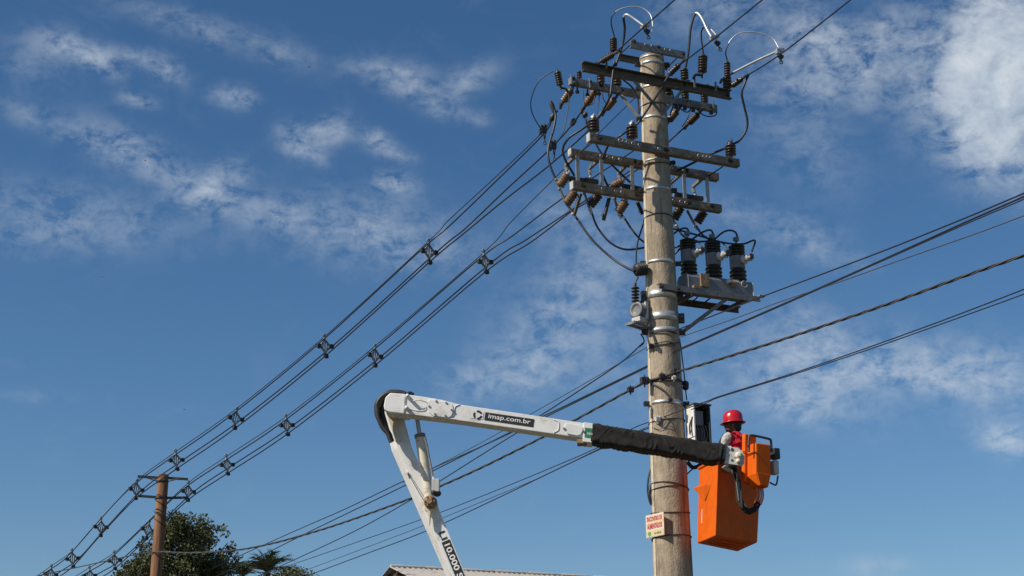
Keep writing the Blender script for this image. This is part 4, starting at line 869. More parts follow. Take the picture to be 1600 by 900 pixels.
for t in (.955, .972):                                    # strap near the tip
    a, b = ea[0].lerp(eb[0], t), ea[1].lerp(eb[1], t); c = (a + b) / 2 - BN * (WB / 2 - .005)
    for k in range(24):
        an = 2 * math.pi * k / 24; cs, sn = math.cos(an), math.sin(an); q = (abs(cs) ** 5 + abs(sn) ** 5) ** (-.2); vs.append(c + BN * (cs * q * (WB / 2 + .034)) + vv * (sn * q * ((a - b).length / 2 + .022)))
m.add(vs, [(k, (k + 1) % 24, 24 + (k + 1) % 24, 24 + k) for k in range(24)], True); m.build('sleeve_strap', black_poly, boom)
# tip bracket that carries the bucket
tipp = [(1133, 698), (1153, 699.4), (1160.5, 705), (1163.5, 713), (1163, 724), (1159, 728), (1133, 724)]
m = MB().prism([bp(*p, -.01) for p in tipp], -BN * .03).prism([bp(*p, -.2) for p in tipp], -BN * .03); m.box(bp(1137, 711, -.12), BA * .05, BN * .1, Z * .1); tip = m.build('tip_bracket', light_grey, boom, .006)
MB().tube([bp(1150, 715, -.2), at(1138, 735, 21.3)], .07, 16).build('tip_shaft', dark_metal, tip)
for x, y, r in ((1154.4, 712, .048), (1153.6, 721, .032)): MB().lathe(bp(x, y, -.01), BN, [(0, r), (.03, r), (.035, r * .7), (.05, r * .7), (.05, r * .45), (.075, r * .4)], 18).build('pivot_pin', cream_paint, tip)
for x, y, r in ((1144, 702.5, .022), (1144, 719, .016)): MB().lathe(bp(x, y, -.008), BN, [(0, r), (.004, r)], 12).build('hole', dark_metal, tip)
MB().prism([bp(*p, .0) for p in ((1136, 702), (1149, 713.5), (1147, 715), (1135, 705))], -BN * .012).build('web_rib', light_grey, tip, .002)
# knee hoses
for i in range(8):
    o = -.02 - .03 * i; s_ = .95 + .10 * random.random(); j = lambda: random.uniform(-1.5, 1.5)
    px = [(632, 615), (620, 612.5), (608, 614), (598, 621), (591, 631), (589, 642), (591.5, 653), (598, 666), (607, 678), (612, 690)]
    cx, cy = 614, 647
    MB().tube(smooth([bp(cx + (x - cx) * s_ + j(), cy + (y - cy) * s_ + j(), o) for x, y in px], 5), random.uniform(.024, .038), 8).build('hydraulic_hose', black_poly, boom)
for i in range(3): MB().tube(smooth([bp(602 + i * 2, 622 + i * 3, -.1), bp(595 + i, 640, -.12), bp(600 + i, 662, -.14), bp(608, 682, -.16)], 5), .035, 8).build('hydraulic_hose', black_poly, boom)
MB().tube(smooth([bp(636, 617, -.1), bp(640, 614.5, -.12), bp(646, 617.5, -.14)], 5), .03, 7).build('hydraulic_hose', black_poly, boom)
# lower arm
m = MB(); front = [(600, 648), (634, 650), (683, 788), (747, 960), (727, 960), (620, 719)]
LF = -.42
fp = [bp(*p, LF) for p in ((605, 640), (628, 640), (644, 700), (683, 788), (752, 957), (732, 957), (620, 700))]
MB().prism(fp, V((-.085, .21, 0))).build('lower_boom', white_paint, boom, .008)
MB().prism([bp(*p, -.14) for p in ((700, 880), (740, 880), (775, 990), (720, 990))], -BN * .3).build('turret_arm', white_paint, boom, .01) if False else None
be = bp(739, 962, -.12); MB().lathe(V((be.x, be.y, 0)), Z, [(0, .55), (.9, .5), (1.0, .4), (be.z - .25, .32), (be.z, .3)], 24).build('turret', white_paint, boom)
MB().prism([bp(*p, LF + .03) for p in ((602, 640), (616, 640), (626, 690), (617, 689))], -BN * .03).build('hinge_plate', cream_paint, boom, .004)
MB().tube([bp(637, 739, LF + .03), bp(667, 790, LF + .06)], .005, 5).build('grease_line', black_poly, boom)
MB().box(bp(635, 739, LF + .01), BA * .02, BN * .02, Z * .015).build('clip', white_print, boom)
MB().tube([bp(617, 634, -.1), bp(617, 634, LF - .2)], .13, 20).build('knee_shaft', cream_paint, boom)
MB().prism([bp(*p, -.3) for p in ((601, 622), (632, 622), (636, 648), (604, 648))], -BN * .34).build('knee_block', white_paint, boom, .01)
# lift cylinder
CF = -.33
MB().tube([bp(649.5, 640, CF + .0), bp(656.5, 684, CF - .06)], .03, 14).build('piston_rod', steel_rod, boom)
cyl = MB().tube([bp(655.6, 679, CF - .06), bp(656.3, 683, CF - .06), bp(671, 779, CF)], [.066, .068, .068], 20).build('lift_cylinder', cream_paint, boom)
MB().tube([bp(655.6, 678.5, CF - .06), bp(656.6, 684, CF - .06)], .074, 20).build('gland', galv_dull, cyl)
pc = bp(672, 784, CF + .05); mm = MB().lathe(pc - BN * .1, BN, [(0, .085), (.12, .085), (.125, .07), (.15, .07), (.155, .04), (.18, .035)], 20)
for k in range(6): a = k * 1.047; mm.lathe(pc + BA * math.cos(a) * .062 + Z * math.sin(a) * .062, BN, [(0, .012), (.065, .012)], 6)
mm.build('trunnion', rust, boom); MB().prism([bp(*p, CF) for p in ((664, 776), (682, 779), (684, 790), (673, 800), (671, 822), (668, 800), (663, 797))], -BN * .06).build('trunnion_plate', cream_paint, boom, .006)
MB().tube([bp(664, 684, .0), bp(667, 695, .0), bp(676.5, 745, .02)], [.016, .012, .012], 7).build('feed_pipe', galv_dull, boom); MB().tube([bp(676.5, 744, .02), bp(678, 752, .02)], .012, 7).build('feed_pipe', white_print, boom)
MB().box(bp(681, 759, .02), BA * .05, BN * .05, Z * .085).build('valve_box', light_grey, boom, .008)
c = bp(683, 771, .02); MB().ball(c, .055, .05, .045, n=12, m=8).lathe(bp(680, 770, .05), BN - BA, [(0, .03), (.05, .03), (.055, .02)], 10).build('valve_cap', black_poly, boom)
# lower lettering: reads down the arm
q0, q1 = bp(693.5, 846.5, LF), bp(735.5, 949, LF); rd = (q1 - q0).normalized(); ru = BN.cross(rd); ru = ru if ru.x > 0 else -ru
lowb = [o for o in boom.children if o.name.startswith('lower_boom')][0]
b0 = bp(690, 848, LF); sheet(b0, rd, ru, 1.02, .115, BN * .006).build('name_panel', black_print, lowb)
flat_text('10.000 S', b0 + rd * .045 + ru * .02, rd, ru, .48, .078, white_print, lowb, 'lettering', BN * .009, .022)
flat_text('LI', bp(685.4, 832.5, LF), rd, ru, .115, .082, black_print, lowb, 'lettering', BN * .004, .02)

# ------------------------------------------------------------------ the orange bucket
nearp = at(1118, 837, 20.78); zb = nearp.z
bq = [nearp, hitz(1089.3, 849, zb), hitz(1152.5, 862, zb), hitz(1183.3, 848, zb)]   # near, left, far, right
cen = sum(bq, V((0, 0, 0))) / 4
ztop = at(1124, 716, 20.78).z
shift = RI * .10 + V((0, .02, 0))
tq = [cen + (p - cen) * 1.05 + shift + Z * (ztop - zb) for p in bq]
bk = thing('lift_bucket', (cen.x, cen.y, zb), 'orange fibreglass lift bucket hanging at the boom tip right of the pole', 'bucket')
m = MB(); th = .03
ib = [cen + (p - cen) * .9 + Z * .05 for p in bq]; it = [cen + shift + Z * (ztop - zb) + (p - cen - shift - Z * (ztop - zb)) * .92 for p in tq]
m.add(bq + tq + ib + it, [(0, 1, 2, 3)] + [(i, (i + 1) % 4, 4 + (i + 1) % 4, 4 + i) for i in range(4)] + [(4 + i, 4 + (i + 1) % 4, 12 + (i + 1) % 4, 12 + i) for i in range(4)] + [(12 + i, 12 + (i + 1) % 4, 8 + (i + 1) % 4, 8 + i) for i in range(4)] + [(8, 11, 10, 9)])
shell = m.build('shell', orange, bk, .028)
def fc(i, j, s, t, off=0.):                               # point on the face between corners i and j
    p = bq[i].lerp(bq[j], s); q = tq[i].lerp(tq[j], s); n = (bq[j] - bq[i]).cross(Z).normalized(); n = n if n.dot(bq[i] + bq[j] - cen * 2) > 0 else -n
    return p.lerp(q, t) + n * off
# rim
m = MB()
for i in range(4): m.tube([tq[i], tq[(i + 1) % 4]], .022, 8)
m.build('rim', orange, bk)
# step pocket on the left face
lip = fc(0, 1, .40, .86, .0)
a, b_, d_ = fc(0, 1, .30, .735), fc(0, 1, .70, .765), fc(0, 1, .86, .71, .125)
m = MB(); e_ = fc(0, 1, .30, .69); f_ = fc(0, 1, .60, .51, .012)
m.add([a, b_, d_, e_, f_], [(0, 1, 2), (0, 2, 3), (3, 2, 4), (1, 4, 2), (0, 3, 4), (0, 4, 1)]); m.build('step_pocket', orange, shell, .012)
m = MB(); m.tube(smooth([fc(0, 1, .75, .42, .004), fc(0, 1, .76, .32, .004), fc(0, 1, .75, .24, .004)], 4), .006, 5); m.build('scratch', white_print, shell)
m = MB()                                                  # ribs moulded under the floor
for s in (.3, .5, .7): m.bar(bq[0].lerp(bq[1], s).lerp(bq[3].lerp(bq[2], s), .15) - Z * .012, bq[0].lerp(bq[1], s).lerp(bq[3].lerp(bq[2], s), .85) - Z * .012, .04, .03)
m.build('floor_rib', orange, shell, .004)
# control console on the right front face
nF = V((math.sin(rad(26)), -math.cos(rad(26)), 0)); uF = V((math.cos(rad(26)), math.sin(rad(26)), 0))
CP = at(1181, 740, 20.75)
def cp(x, y, off=0.): return hit(x, y, CP + nF * off, nF)
con = thing('control_console', cp(1190, 765), 'orange moulded control console with a dark grab rail on the right of the bucket', 'console')
fo = .02
fr_ = [(1181, 691), (1204, 694.5), (1205, 742), (1201, 762), (1187, 759), (1181, 740)]
ou = [cp(*p, .1) for p in fr_]
back = [cp(x - 2 if x < 1195 else x + 2, y - 1, -.2) for x, y in fr_]
ctr = sum(ou, V((0, 0, 0))) / 6
m = MB(); inn = [p for p in ou]
side = [p - nF * .24 - uF * (.0) for p in ou]
m.add(ou + side, [tuple(range(6)), tuple(range(11, 5, -1))] + [(i, i + 6, (i + 1) % 6 + 6, (i + 1) % 6) for i in range(6)])
m.build('housing', orange, con, .02)
lid = [cp(*p, .108) for p in ((1183, 738.5), (1203.5, 741), (1200, 760.5), (1188, 757.5))]; MB().prism(lid, -nF * .02).build('lower_panel', orange, con, .004)
MB().prism([cp(*p, -.1) for p in ((1164, 677), (1182, 681), (1182, 760), (1163, 752))], -nF * .08).build('back_shell', orange, con, .015)
MB().tube(smooth([cp(1170, 706, .06), cp(1170.5, 684, .06), cp(1173, 680.5, .06), cp(1180, 681, .06), cp(1200, 685.5, .06), cp(1204.5, 689, .06), cp(1205.5, 706, .06)], 6), .017, 9).build('grab_rail', dark_metal, con)
MB().box(cp(1211, 709.5, -.02), uF * .045, nF * .06, Z * .075).build('joystick_box', black_poly, con, .008)
MB().box(cp(1209.5, 731, -.02), uF * .04, nF * .06, Z * .095).build('lever_box', light_grey, con, .008)
for i in range(3): p = cp(1212, 724 + i * 5, -.0); MB().tube([p, p + uF * .05 + Z * .01], .008, 5).build('lever', light_grey, con)
MB().tube(smooth([cp(1203, 754), cp(1210, 757.5), cp(1213, 757), cp(1214.5, 750), cp(1215.5, 743)], 3), .012, 7).build('hook', dark_metal, con)
for i, (x, y) in enumerate(((1183, 762), (1186, 763), (1189, 764), (1192, 764.5))):
    MB().tube(smooth([cp(x, y, .02), cp(x + .5, y + 12, .04), cp(x - 3, y + 24, .03)], 5), .012, 7).build('control_hose', orange_hose, con)
# dark jib link and bundled hoses swinging below the tip
jb = thing('hose_bundle', cp(1165, 800, .1), 'dark sheathed hose bundle looping from the boom tip down to the console', 'hose')
m = MB(); pts = smooth([bp(1147, 722, -.25), at(1146, 729, 20.6), cp(1148, 738, .12), cp(1152, 750, .12), cp(1153.5, 765, .1), cp(1156, 780, .1), cp(1161, 792, .12), cp(1169, 799, .13), cp(1178, 796, .12), cp(1184, 788, .08)], 8)
L = len(pts); m.tube(pts, [.045 if i < L * .25 else (.027 if i < L * .55 else .04) + .012 * noise.noise(V((i * .6, 0, 0))) for i in range(L)], 12); m.build('sheath', black_cloth, jb)
for k in range(3): MB().tube([p + BA * (.035 * math.cos(k * 2.1 + i * .1)) + BN * (.045 + .02 * math.sin(k * 2 + i * .12)) for i, p in enumerate(pts[8:50])], .014, 6).build('hose', dark_metal, jb)
MB().bar(cp(1152.5, 753, .17), cp(1156, 782, .15), .045, .02, nF).build('link_arm', galv_dull, jb)
MB().prism([cp(*p, .05) for p in ((1127, 731), (1132, 727), (1142, 733), (1144, 739), (1136, 737))], nF * .03).build('link_plate', light_grey, jb, .004)

# ------------------------------------------------------------------ the man in the bucket
man_c = at(1146, 663, 21.68)                              # centre of the head
fl = zb + .06
HH = man_c.z + .11 - fl                                    # standing height to the crown
k_ = HH / 1.74
fd = V((-.62, .78, 0)).normalized(); ld = V((-fd.y, fd.x, 0))   # facing, his left
man_b = V((man_c.x, man_c.y, fl)) - fd * .05
man = thing('person', man_b, 'worker in red hard hat and red and pale shirt standing in the orange bucket', 'person')
def b3(x, y, z): return man_b + (fd * x + ld * y + Z * z) * k_
ROT = Matrix((fd, ld, Z)).transposed()
HT = Matrix.Rotation(rad(35), 3, 'Z')
_b3 = b3
HEAD = False
def b3(x, y, z):
    if HEAD: q = HT @ V((x - .02, y, 0)); x, y = q.x + .02, q.y
    return _b3(x, y, z)
def head_mode(on):
    global HEAD, ROT
    HEAD = on; ROT = Matrix((fd, ld, Z)).transposed()
    if on: ROT = ROT @ HT
def limb(m, pts, rs, n=14): m.tube(smooth([b3(*p) for p in pts], 4), [rs[min(int(i / 4), len(rs) - 2)] * (1 - (i % 4) / 4) + rs[min(int(i / 4) + 1, len(rs) - 1)] * ((i % 4) / 4) for i in range(4 * (len(pts) - 1) + 1)], n)
def el(m, c, rx, ry, rz, tilt=0.): m.ball(b3(*c), rx * k_, ry * k_, rz * k_, ROT @ Matrix.Rotation(tilt, 3, 'Y'), 18, 12)
def remesh(o, v, it=4):
    md = o.modifiers.new('remesh', 'REMESH'); md.mode = 'VOXEL'; md.voxel_size = v; md.use_smooth_shade = True
    s = o.modifiers.new('smooth', 'SMOOTH'); s.iterations = it; s.factor = .5
hands = []
def arm_pts(s):                                            # shoulder, elbow, wrist reaching forward to the cabinet side
    return [(0.0, .20 * s, 1.40), (.06, .245 * s, 1.26), (.12, .25 * s, 1.13), (.25, .23 * s, 1.08), (.38, .18 * s, 1.10)]
m = MB(); head_mode(True)
el(m, (.055, 0, 1.625), .098, .076, .115); el(m, (.085, 0, 1.565), .075, .058, .062); el(m, (.125, 0, 1.535), .028, .03, .024)      # skull, jaw, chin
el(m, (.152, 0, 1.60), .024, .013, .020); m.tube([b3(.135, 0, 1.645), b3(.158, 0, 1.60)], .012 * k_, 8)                         # nose
el(m, (.14, 0, 1.562), .014, .024, .008)                                                                                       # lips
for s in (-1, 1): el(m, (.04, .077 * s, 1.61), .02, .008, .032); el(m, (.128, .032 * s, 1.655), .016, .022, .008)                  # ears, brows
head_mode(False)
limb(m, [(.015, 0, 1.42), (.03, 0, 1.48), (.045, 0, 1.56)], [.068, .058, .06])
limb(m, [(0, 0, .92), (.01, 0, 1.1), (.01, 0, 1.25), (.0, 0, 1.38)], [.13, .125, .14, .12])
for s in (-1, 1):
    a = arm_pts(s); limb(m, a, [.055, .05, .042, .04, .029])
    w = V(a[-1]); d = (V(a[-1]) - V(a[-2])).normalized(); inn = V((0, -s, 0)); upv = d.cross(inn).normalized(); upv = upv if upv.z > 0 else -upv
    pc_ = w + d * .05; m.ball(b3(*pc_), .052 * k_, .024 * k_, .042 * k_, ROT, 12, 8)
    for f, (o, ln) in enumerate(((.030, .07), (.011, .08), (-.009, .075), (-.028, .058))):
        q = pc_ + d * .04 + upv * o; limb(m, [tuple(q - d * .02), tuple(q + d * ln * .5), tuple(q + d * ln * .85 + inn * .018), tuple(q + d * ln * .95 + inn * .042)], [.010, .0095, .0088, .007], 8)
    q = pc_ + d * -.012 + upv * .036; limb(m, [tuple(q - upv * .01), tuple(q + d * .028 + upv * .026), tuple(q + d * .056 + upv * .028 + inn * .014)], [.012, .0105, .008], 8)
    limb(m, [(0, .09 * s, .90), (.015, .10 * s, .70), (.01, .105 * s, .50), (-.02, .105 * s, .30), (-.02, .105 * s, .10)], [.085, .078, .056, .055, .04])
    limb(m, [(-.04, .105 * s, .045), (.06, .11 * s, .04), (.16, .115 * s, .03)], [.038, .038, .028])
body = m.build('body', skin_m, man); remesh(body, .0075, 2)
head_mode(True)
for s in (-1, 1):                                          # eyes
    e = MB(); el(e, (.138, .031 * s, 1.635), .010, .013, .009); e.build('eye', mat('eye', (.05, .04, .035), .2, 0, (.06, .05, .04), 5), body)
m = MB(); el(m, (.02, 0, 1.635), .098, .08, .10); el(m, (-.02, 0, 1.58), .05, .066, .06); m.build('hair', hair_m, man)
head_mode(False)
# shirt: red yoke on the shoulders and back, pale grey sleeves and body
shirt_m = bpy.data.materials.new('two_colour_shirt'); shirt_m.use_nodes = True; nt = shirt_m.node_tree; bsd = nt.nodes['Principled BSDF']; bsd.inputs['Roughness'].default_value = .9; bsd.inputs['Specular IOR Level'].default_value = .2
t_c = nt.nodes.new('ShaderNodeTexCoord')
def dot_node(vec):
    n = nt.nodes.new('ShaderNodeVectorMath'); n.operation = 'DOT_PRODUCT'; n.inputs[1].default_value = vec; nt.links.new(t_c.outputs['Object'], n.inputs[0]); return n.outputs['Value']
def mnode(op, a, b):
    n = nt.nodes.new('ShaderNodeMath'); n.operation = op
    for i, v in enumerate((a, b)):
        if isinstance(v, (int, float)): n.inputs[i].default_value = v
        else: nt.links.new(v, n.inputs[i])
    return n.outputs[0]
side_ = mnode('LESS_THAN', mnode('ABSOLUTE', dot_node(ld), 0), .195 * k_); high = mnode('GREATER_THAN', dot_node(Z - fd * .15), 1.215 * k_)
redf = mnode('MULTIPLY', side_, high)
nz_ = nt.nodes.new('ShaderNodeTexNoise'); nz_.inputs['Scale'].default_value = 22; nt.links.new(t_c.outputs['Object'], nz_.inputs['Vector'])
mxs = nt.nodes.new('ShaderNodeMix'); mxs.data_type = 'RGBA'; mxs.inputs['A'].default_value = (.50, .47, .43, 1); mxs.inputs['B'].default_value = (.58, .02, .04, 1)
nt.links.new(redf, mxs.inputs['Factor']); nt.links.new(mxs.outputs['Result'], bsd.inputs['Base Color'])
bpn = nt.nodes.new('ShaderNodeBump'); bpn.inputs['Strength'].default_value = .8; bpn.inputs['Distance'].default_value = .03; nt.links.new(nz_.outputs['Fac'], bpn.inputs['Height']); nt.links.new(bpn.outputs[0], bsd.inputs['Normal'])
m = MB()
for z, rx, ry, x in ((.95, .135, .175, .0), (1.05, .13, .17, .01), (1.15, .135, .18, .01), (1.25, .14, .195, .005), (1.33, .135, .205, -.01), (1.40, .11, .175, -.015), (1.44, .085, .10, .0)): el(m, (x, 0, z), rx, ry, .085)
limb(m, [(.01, 0, 1.42), (.025, 0, 1.475)], [.085, .075])
for s in (-1, 1):
    a = arm_pts(s)[:5]; a[-1] = (.345, .195 * s, 1.092); limb(m, [(0, .13 * s, 1.40)] + a, [.085, .082, .073, .066, .058, .048]); el(m, (0, .195 * s, 1.38), .075, .065, .075)
    for q in range(3): el(m, (.02 + q * .03, .245 * s, 1.28 - q * .06), .064, .06, .02, .5)
shirt = m.build('shirt', shirt_m, man); remesh(shirt, .012, 3)
m = MB(); el(m, (0, 0, .93), .135, .175, .10)
for s in (-1, 1): limb(m, [(0, .085 * s, .92), (.015, .10 * s, .70), (.012, .105 * s, .50), (-.015, .105 * s, .30), (-.02, .105 * s, .07)], [.105, .098, .082, .078, .074])
tr_ = m.build('trousers', navy, man); remesh(tr_, .014, 3)
for s in (-1, 1):
    m = MB(); limb(m, [(-.02, .105 * s, .14), (-.03, .105 * s, .05)], [.058, .055]); limb(m, [(-.05, .105 * s, .05), (.06, .11 * s, .048), (.16, .115 * s, .04)], [.05, .052, .042]); o = m.build('boot', boot_m, man); remesh(o, .012, 2)
head_mode(True)
hc = b3(.045, 0, 1.672); tiltM = ROT @ Matrix.Rotation(.05, 3, 'Y')
m = MB(); vs = []; nn = 36
prof = [(1.0, -.02), (1.0, .02), (.985, .05), (.93, .085), (.82, .115), (.66, .136), (.45, .15), (.22, .157), (.02, .159)]
for r, h in prof:
    for k in range(nn):
        a = 2 * math.pi * k / nn; cr = .007 * math.exp(-((math.sin(a)) / .16) ** 2) * (1 if h > .05 else 0) + .004 * math.exp(-((math.sin(a + 1.57)) / .13) ** 2) * (1 if .05 < h < .15 else 0)
        vs.append(hc + tiltM @ (V((math.cos(a) * .142 * r * (1 + cr * 4), math.sin(a) * .122 * r * (1 + cr * 4), h + cr)) * k_))
m.add(vs, [(i * nn + k, i * nn + (k + 1) % nn, (i + 1) * nn + (k + 1) % nn, (i + 1) * nn + k) for i in range(len(prof) - 1) for k in range(nn)], True)
hel = m.build('hard_hat', helmet_m, man)
m = MB(); vs = []
for r, h in ((.97, -.006), (1.12, -.018), (1.24, -.024), (1.24, -.030), (1.12, -.027), (.97, -.016)):
    for k in range(nn):
        a = 2 * math.pi * k / nn; ex = 1 + (.06 * max(0, math.cos(a)) if r > 1 else 0); vs.append(hc + tiltM @ (V((math.cos(a) * .142 * r * ex, math.sin(a) * .124 * r, h)) * k_))
m.add(vs, [(i * nn + k, i * nn + (k + 1) % nn, ((i + 1) % 6) * nn + (k + 1) % nn, ((i + 1) % 6) * nn + k) for i in range(6) for k in range(nn)], True); m.build('brim', helmet_m, hel)
m = MB()
for s in (-1, 1): m.tube(smooth([b3(.05, .088 * s, 1.65), b3(.08, .078 * s, 1.57), b3(.10, .03 * s, 1.51)], 4), .007, 5)
m.build('chin_strap', black_poly, hel); head_mode(False)

# ------------------------------------------------------------------ shed
ap = at(618, 886, 35.0); rdir = hitz(872, 899.5, ap.z) - ap; rdir.z = 0; rdir.normalize(); sdir = V((rdir.y, -rdir.x, 0))
sh = thing('shed', V((ap.x, ap.y, 0)) + rdir * 5, 'long shed with a pale corrugated roof at the bottom behind the boom', 'shed')
SL, LEN, HALF = .30, 12.0, 4.2
for s in (1, -1):
    m = MB(); nu, nv = 260, 4; vs = []
    for j in range(nv + 1):
        for i in range(nu + 1):
            u = LEN * i / nu; v = HALF * j / nv
            vs.append(ap + rdir * (u - .15) + sdir * (s * v) - Z * (v * SL) + Z * (.022 * math.sin(u / .13 * 2 * math.pi)))
    m.add(vs, [(j * (nu + 1) + i, j * (nu + 1) + i + 1, (j + 1) * (nu + 1) + i + 1, (j + 1) * (nu + 1) + i) for j in range(nv) for i in range(nu)], True)
    o = m.build('roof_slope', roof_m, sh); md = o.modifiers.new('solid', 'SOLIDIFY'); md.thickness = .012
m = MB(); 
for i in range(14): m.lathe(ap + rdir * (i * .86 - .12) + Z * .02, rdir, [(0, .03), (.02, .04), (.8, .034), (.86, .03)], 10)
m.build('ridge_cap', roof_m, sh)
for s in (1, -1):
    for v in (.35, 1.25, 2.15, 3.05, 3.95):
        p = ap + sdir * (s * v) - Z * (v * SL + .085); MB().bar(p - rdir * .1, p + rdir * (LEN - .3), .07, .1).build('purlin', shed_wood, sh)
    a = ap - Z * .12 + rdir * .02; MB().bar(a - Z * .04, a + sdir * (s * HALF) - Z * (HALF * SL + .04), .05, .16).build('rafter', shed_wood, sh)
ev = ap - Z * (HALF * SL)
MB().prism([ap - Z * .22 + rdir * .5, ev + sdir * (HALF - .5) + rdir * .5 - Z * .02, V((ev.x, ev.y, 0)) + sdir * (HALF - .5) + rdir * .5, V((ev.x, ev.y, 0)) - sdir * (HALF - .5) + rdir * .5, ev - sdir * (HALF - .5) + rdir * .5 - Z * .02], rdir * .15).build('gable_wall', shed_wood, sh)
for s in (1, -1):
    w0 = ev + sdir * (s * (HALF - .6)) + rdir * .66; MB().prism([w0, w0 + rdir * (LEN - 1.5), V((w0.x, w0.y, 0)) + rdir * (LEN - 1.5), V((w0.x, w0.y, 0))], sdir * (s * -.15)).build('side_wall', shed_wall, sh)
MB().box(ap + rdir * .46 + sdir * 1.0 - Z * .62, sdir * .28, rdir * .02, Z * .22).build('gable_board', shed_wall, sh)

# ------------------------------------------------------------------ trees
def leaf_cluster(m, c, r, n, sz, squash=.8):
    for i in range(n):
        d = V((random.gauss(0, 1), random.gauss(0, 1), random.gauss(0, 1))).normalized(); p = c + V((d.x, d.y, d.z * squash)) * r * random.random() ** .45
        ax_ = (d + V((random.uniform(-1, 1), random.uniform(-1, 1), random.uniform(-1.2, .6)))).normalized(); sd = ax_.orthogonal(); sd.rotate(Matrix.Rotation(random.uniform(0, 6.28), 3, ax_)); s = sz * random.uniform(.6, 1.3)
        nn_ = ax_.cross(sd) * (.12 * s)
        m.add([p, p + ax_ * s * .5 + sd * s * .24 + nn_, p + ax_ * s, p + ax_ * s * .5 - sd * s * .24 + nn_], [(0, 1, 2), (0, 2, 3)])
def tree(base, clumps, label, sz, per, tr_r, lm=leafA, name='tree', group='trees beyond the wires'):
    t = thing(name, base, label, 'tree', group)
    m = MB(); top = max(c[0].z for c in clumps); cz = V((base.x, base.y, top * .62)); trunk = [V(base), V(base).lerp(cz, .5) + V((.1, 0, 0)), cz]
    m.tube(smooth(trunk, 5), [tr_r * (1.2 - .6 * i / 10) for i in range(11)], 10); to = m.build('trunk', bark, t)
    for c, r in (clumps if len(clumps) < 40 else random.sample(clumps, 26)):
        s = V(base).lerp(cz, random.uniform(.7, 1)); MB().tube(smooth([s, s.lerp(c, .5) + V((0, 0, .15)), c], 4), [tr_r * .22 * (1 - .09 * i) for i in range(9)], 6).build('branch', bark, t)
    m = MB()
    for c, r in clumps: leaf_cluster(m, c, r, int(per * r * r), sz)
    m.build('crown', lm, t)
YT = 44.0
cl = []
for (x, y, r) in ((285, 825, .50), (265, 835, .45), (310, 832, .48), (322, 822, .26), (345, 826, .09), (352, 824, .07), (250, 850, .42), (285, 855, .75), (312, 862, .48), (353, 862, .22), (350, 886, .3), (362, 852, .13), (338, 876, .3), (300, 890, .85), (250, 890, .7), (225, 888, .5), (208, 895, .35), (232, 862, .28), (224, 850, .2), (340, 900, .7), (280, 920, 1.0), (230, 925, .8), (330, 930, .9), (200, 915, .5), (280, 965, 1.1), (352, 833, .12), (196, 903, .25), (240, 872, .2), (216, 868, .12), (372, 872, .12), (346, 826, .1), (275, 808, .14), (318, 808, .12), (330, 845, .2), (262, 818, .22), (298, 812, .25), (366, 866, .12)):
    cl.append((at(x, y, YT + random.uniform(-.9, .9)), r))
cl2 = []
for c, rr in cl:
    if rr < .4: cl2.append((c, rr)); continue
    for q in range(int(4.6 * (rr / .3) ** 2)):
        d = V((random.gauss(0, 1), random.gauss(0, 1), random.gauss(0, 1))).normalized() * rr * (random.random() ** .4)
        cl2.append((c + V((d.x, d.y, d.z * .85)), random.uniform(.11, .27)))
cl = cl2
b = at(285, 900, YT); tree(V((b.x, b.y, 0)), cl, 'dark leafy tree behind the wooden pole', .09, 2500, .22)
cl = [(at(x, y, 47 + random.uniform(-.5, .5)), r) for x, y, r in ((455, 896, .30), (445, 902, .4), (468, 900, .35), (480, 908, .4), (430, 912, .5), (460, 915, .6))]
b = at(460, 900, 47); tree(V((b.x, b.y, 0)), cl, 'small rounded treetop low at the bottom right of the palm', .08, 2400, .12)
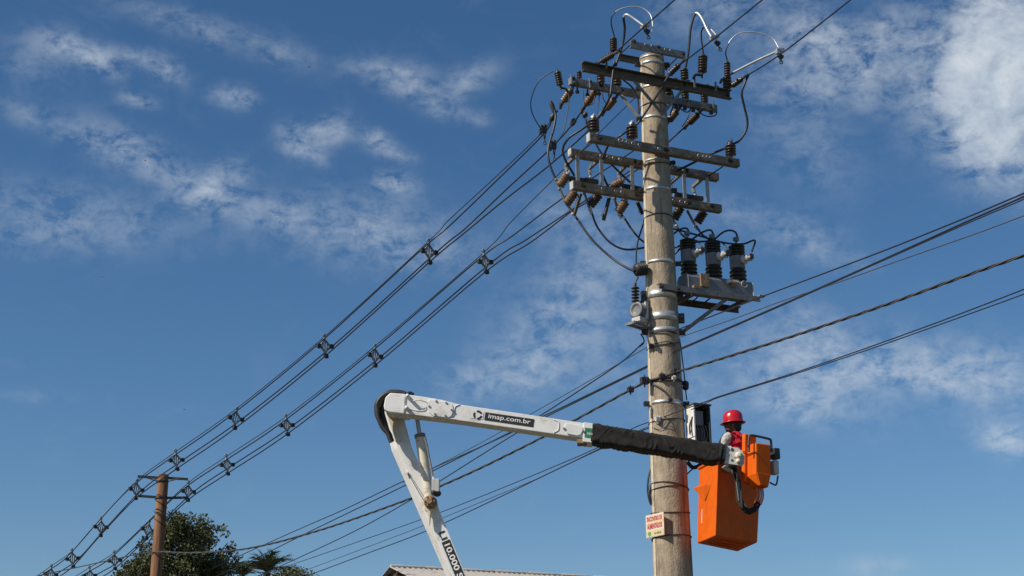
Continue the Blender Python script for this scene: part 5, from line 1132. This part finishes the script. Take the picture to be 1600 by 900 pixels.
def palm(cx, cy, Y, n, L, label, spread, seed):
    random.seed(seed); c = at(cx, cy, Y); t = thing('palm_tree', V((c.x, c.y, 0)), label, 'palm', 'palms beyond the wires')
    MB().tube([V((c.x, c.y, 0)), V((c.x + .06, c.y, c.z * .5)), c], [.16, .13, .11], 10).build('trunk', bark, t)
    for i in range(n):
        a = 2 * math.pi * i / n + random.uniform(-.2, .2); el_ = random.uniform(.5, 1.4); d = V((math.cos(a), math.sin(a), 0)); l = L * random.uniform(.8, 1.1)
        pts = [c + d * (l * s * math.cos(el_) * (1 + .3 * s)) + Z * (l * (s * math.sin(el_) - .75 * s * s * spread)) for s in [j / 14 for j in range(15)]]
        m = MB().tube(pts, [.018 * (1 - .8 * j / 14) + .003 for j in range(15)], 5)
        for j in range(2, 15):
            for q in range(2):
                p = pts[j].lerp(pts[j - 1], q * .5); tg = (pts[j] - pts[j - 1]).normalized(); sd = tg.cross(Z).normalized(); ll = l * .40 * (1 - .5 * abs(j / 14 - .45)) * random.uniform(.75, 1.15)
                for s in (-1, 1):
                    e = p + (tg * .7 + sd * s * .8 + Z * random.uniform(-.25, .35)).normalized() * ll - Z * ll * .15; w = tg * .022
                    m.add([p - w, p + w, e], [(0, 1, 2)])
        m.build('frond', leafB, t)
palm(417, 894, 48, 26, .95, 'feathery palm with arching fronds right of the big tree', .5, 3)
palm(378, 899, 49, 20, .7, 'smaller palm tucked between the big tree and the feathery palm', .5, 5)
random.seed(11)
# ------------------------------------------------------------------ birds far up
bird = MB(); bird.ball(V((0, 0, 0)), .13, .03, .03, n=10, m=6)
for s in (-1, 1): bird.prism([V((.04, .02 * s, .01)), V((.03, .16 * s, .05)), V((-.02, .30 * s, .03)), V((-.05, .14 * s, .035)), V((-.04, .02 * s, .0))], V((0, 0, .008)))
bird.prism([V((-.1, .0, 0)), V((-.19, .04, 0)), V((-.19, -.04, 0))], V((0, 0, .008))); bme = bird.mesh('bird', bird_m)
for x, y, lab in ((483, 105, 'tiny bird gliding under the upper middle clouds'), (227, 251, 'tiny bird over the left hand cloud bank'), (385, 261, 'tiny bird at the edge of the cloud in the middle left'), (161, 433, 'tiny bird low in the clear blue at the far left'), (288, 640, 'tiny bird lowest of all above the wooden pole')):
    o = bpy.data.objects.new('bird', bme); C.objects.link(o); o.location = at(x, y, 130); o.rotation_euler = (random.uniform(-.3, .3), random.uniform(-.2, .2), random.uniform(0, 6)); o.scale = (.7, .7, .7); tag(o, lab, 'bird', 'birds in the sky')
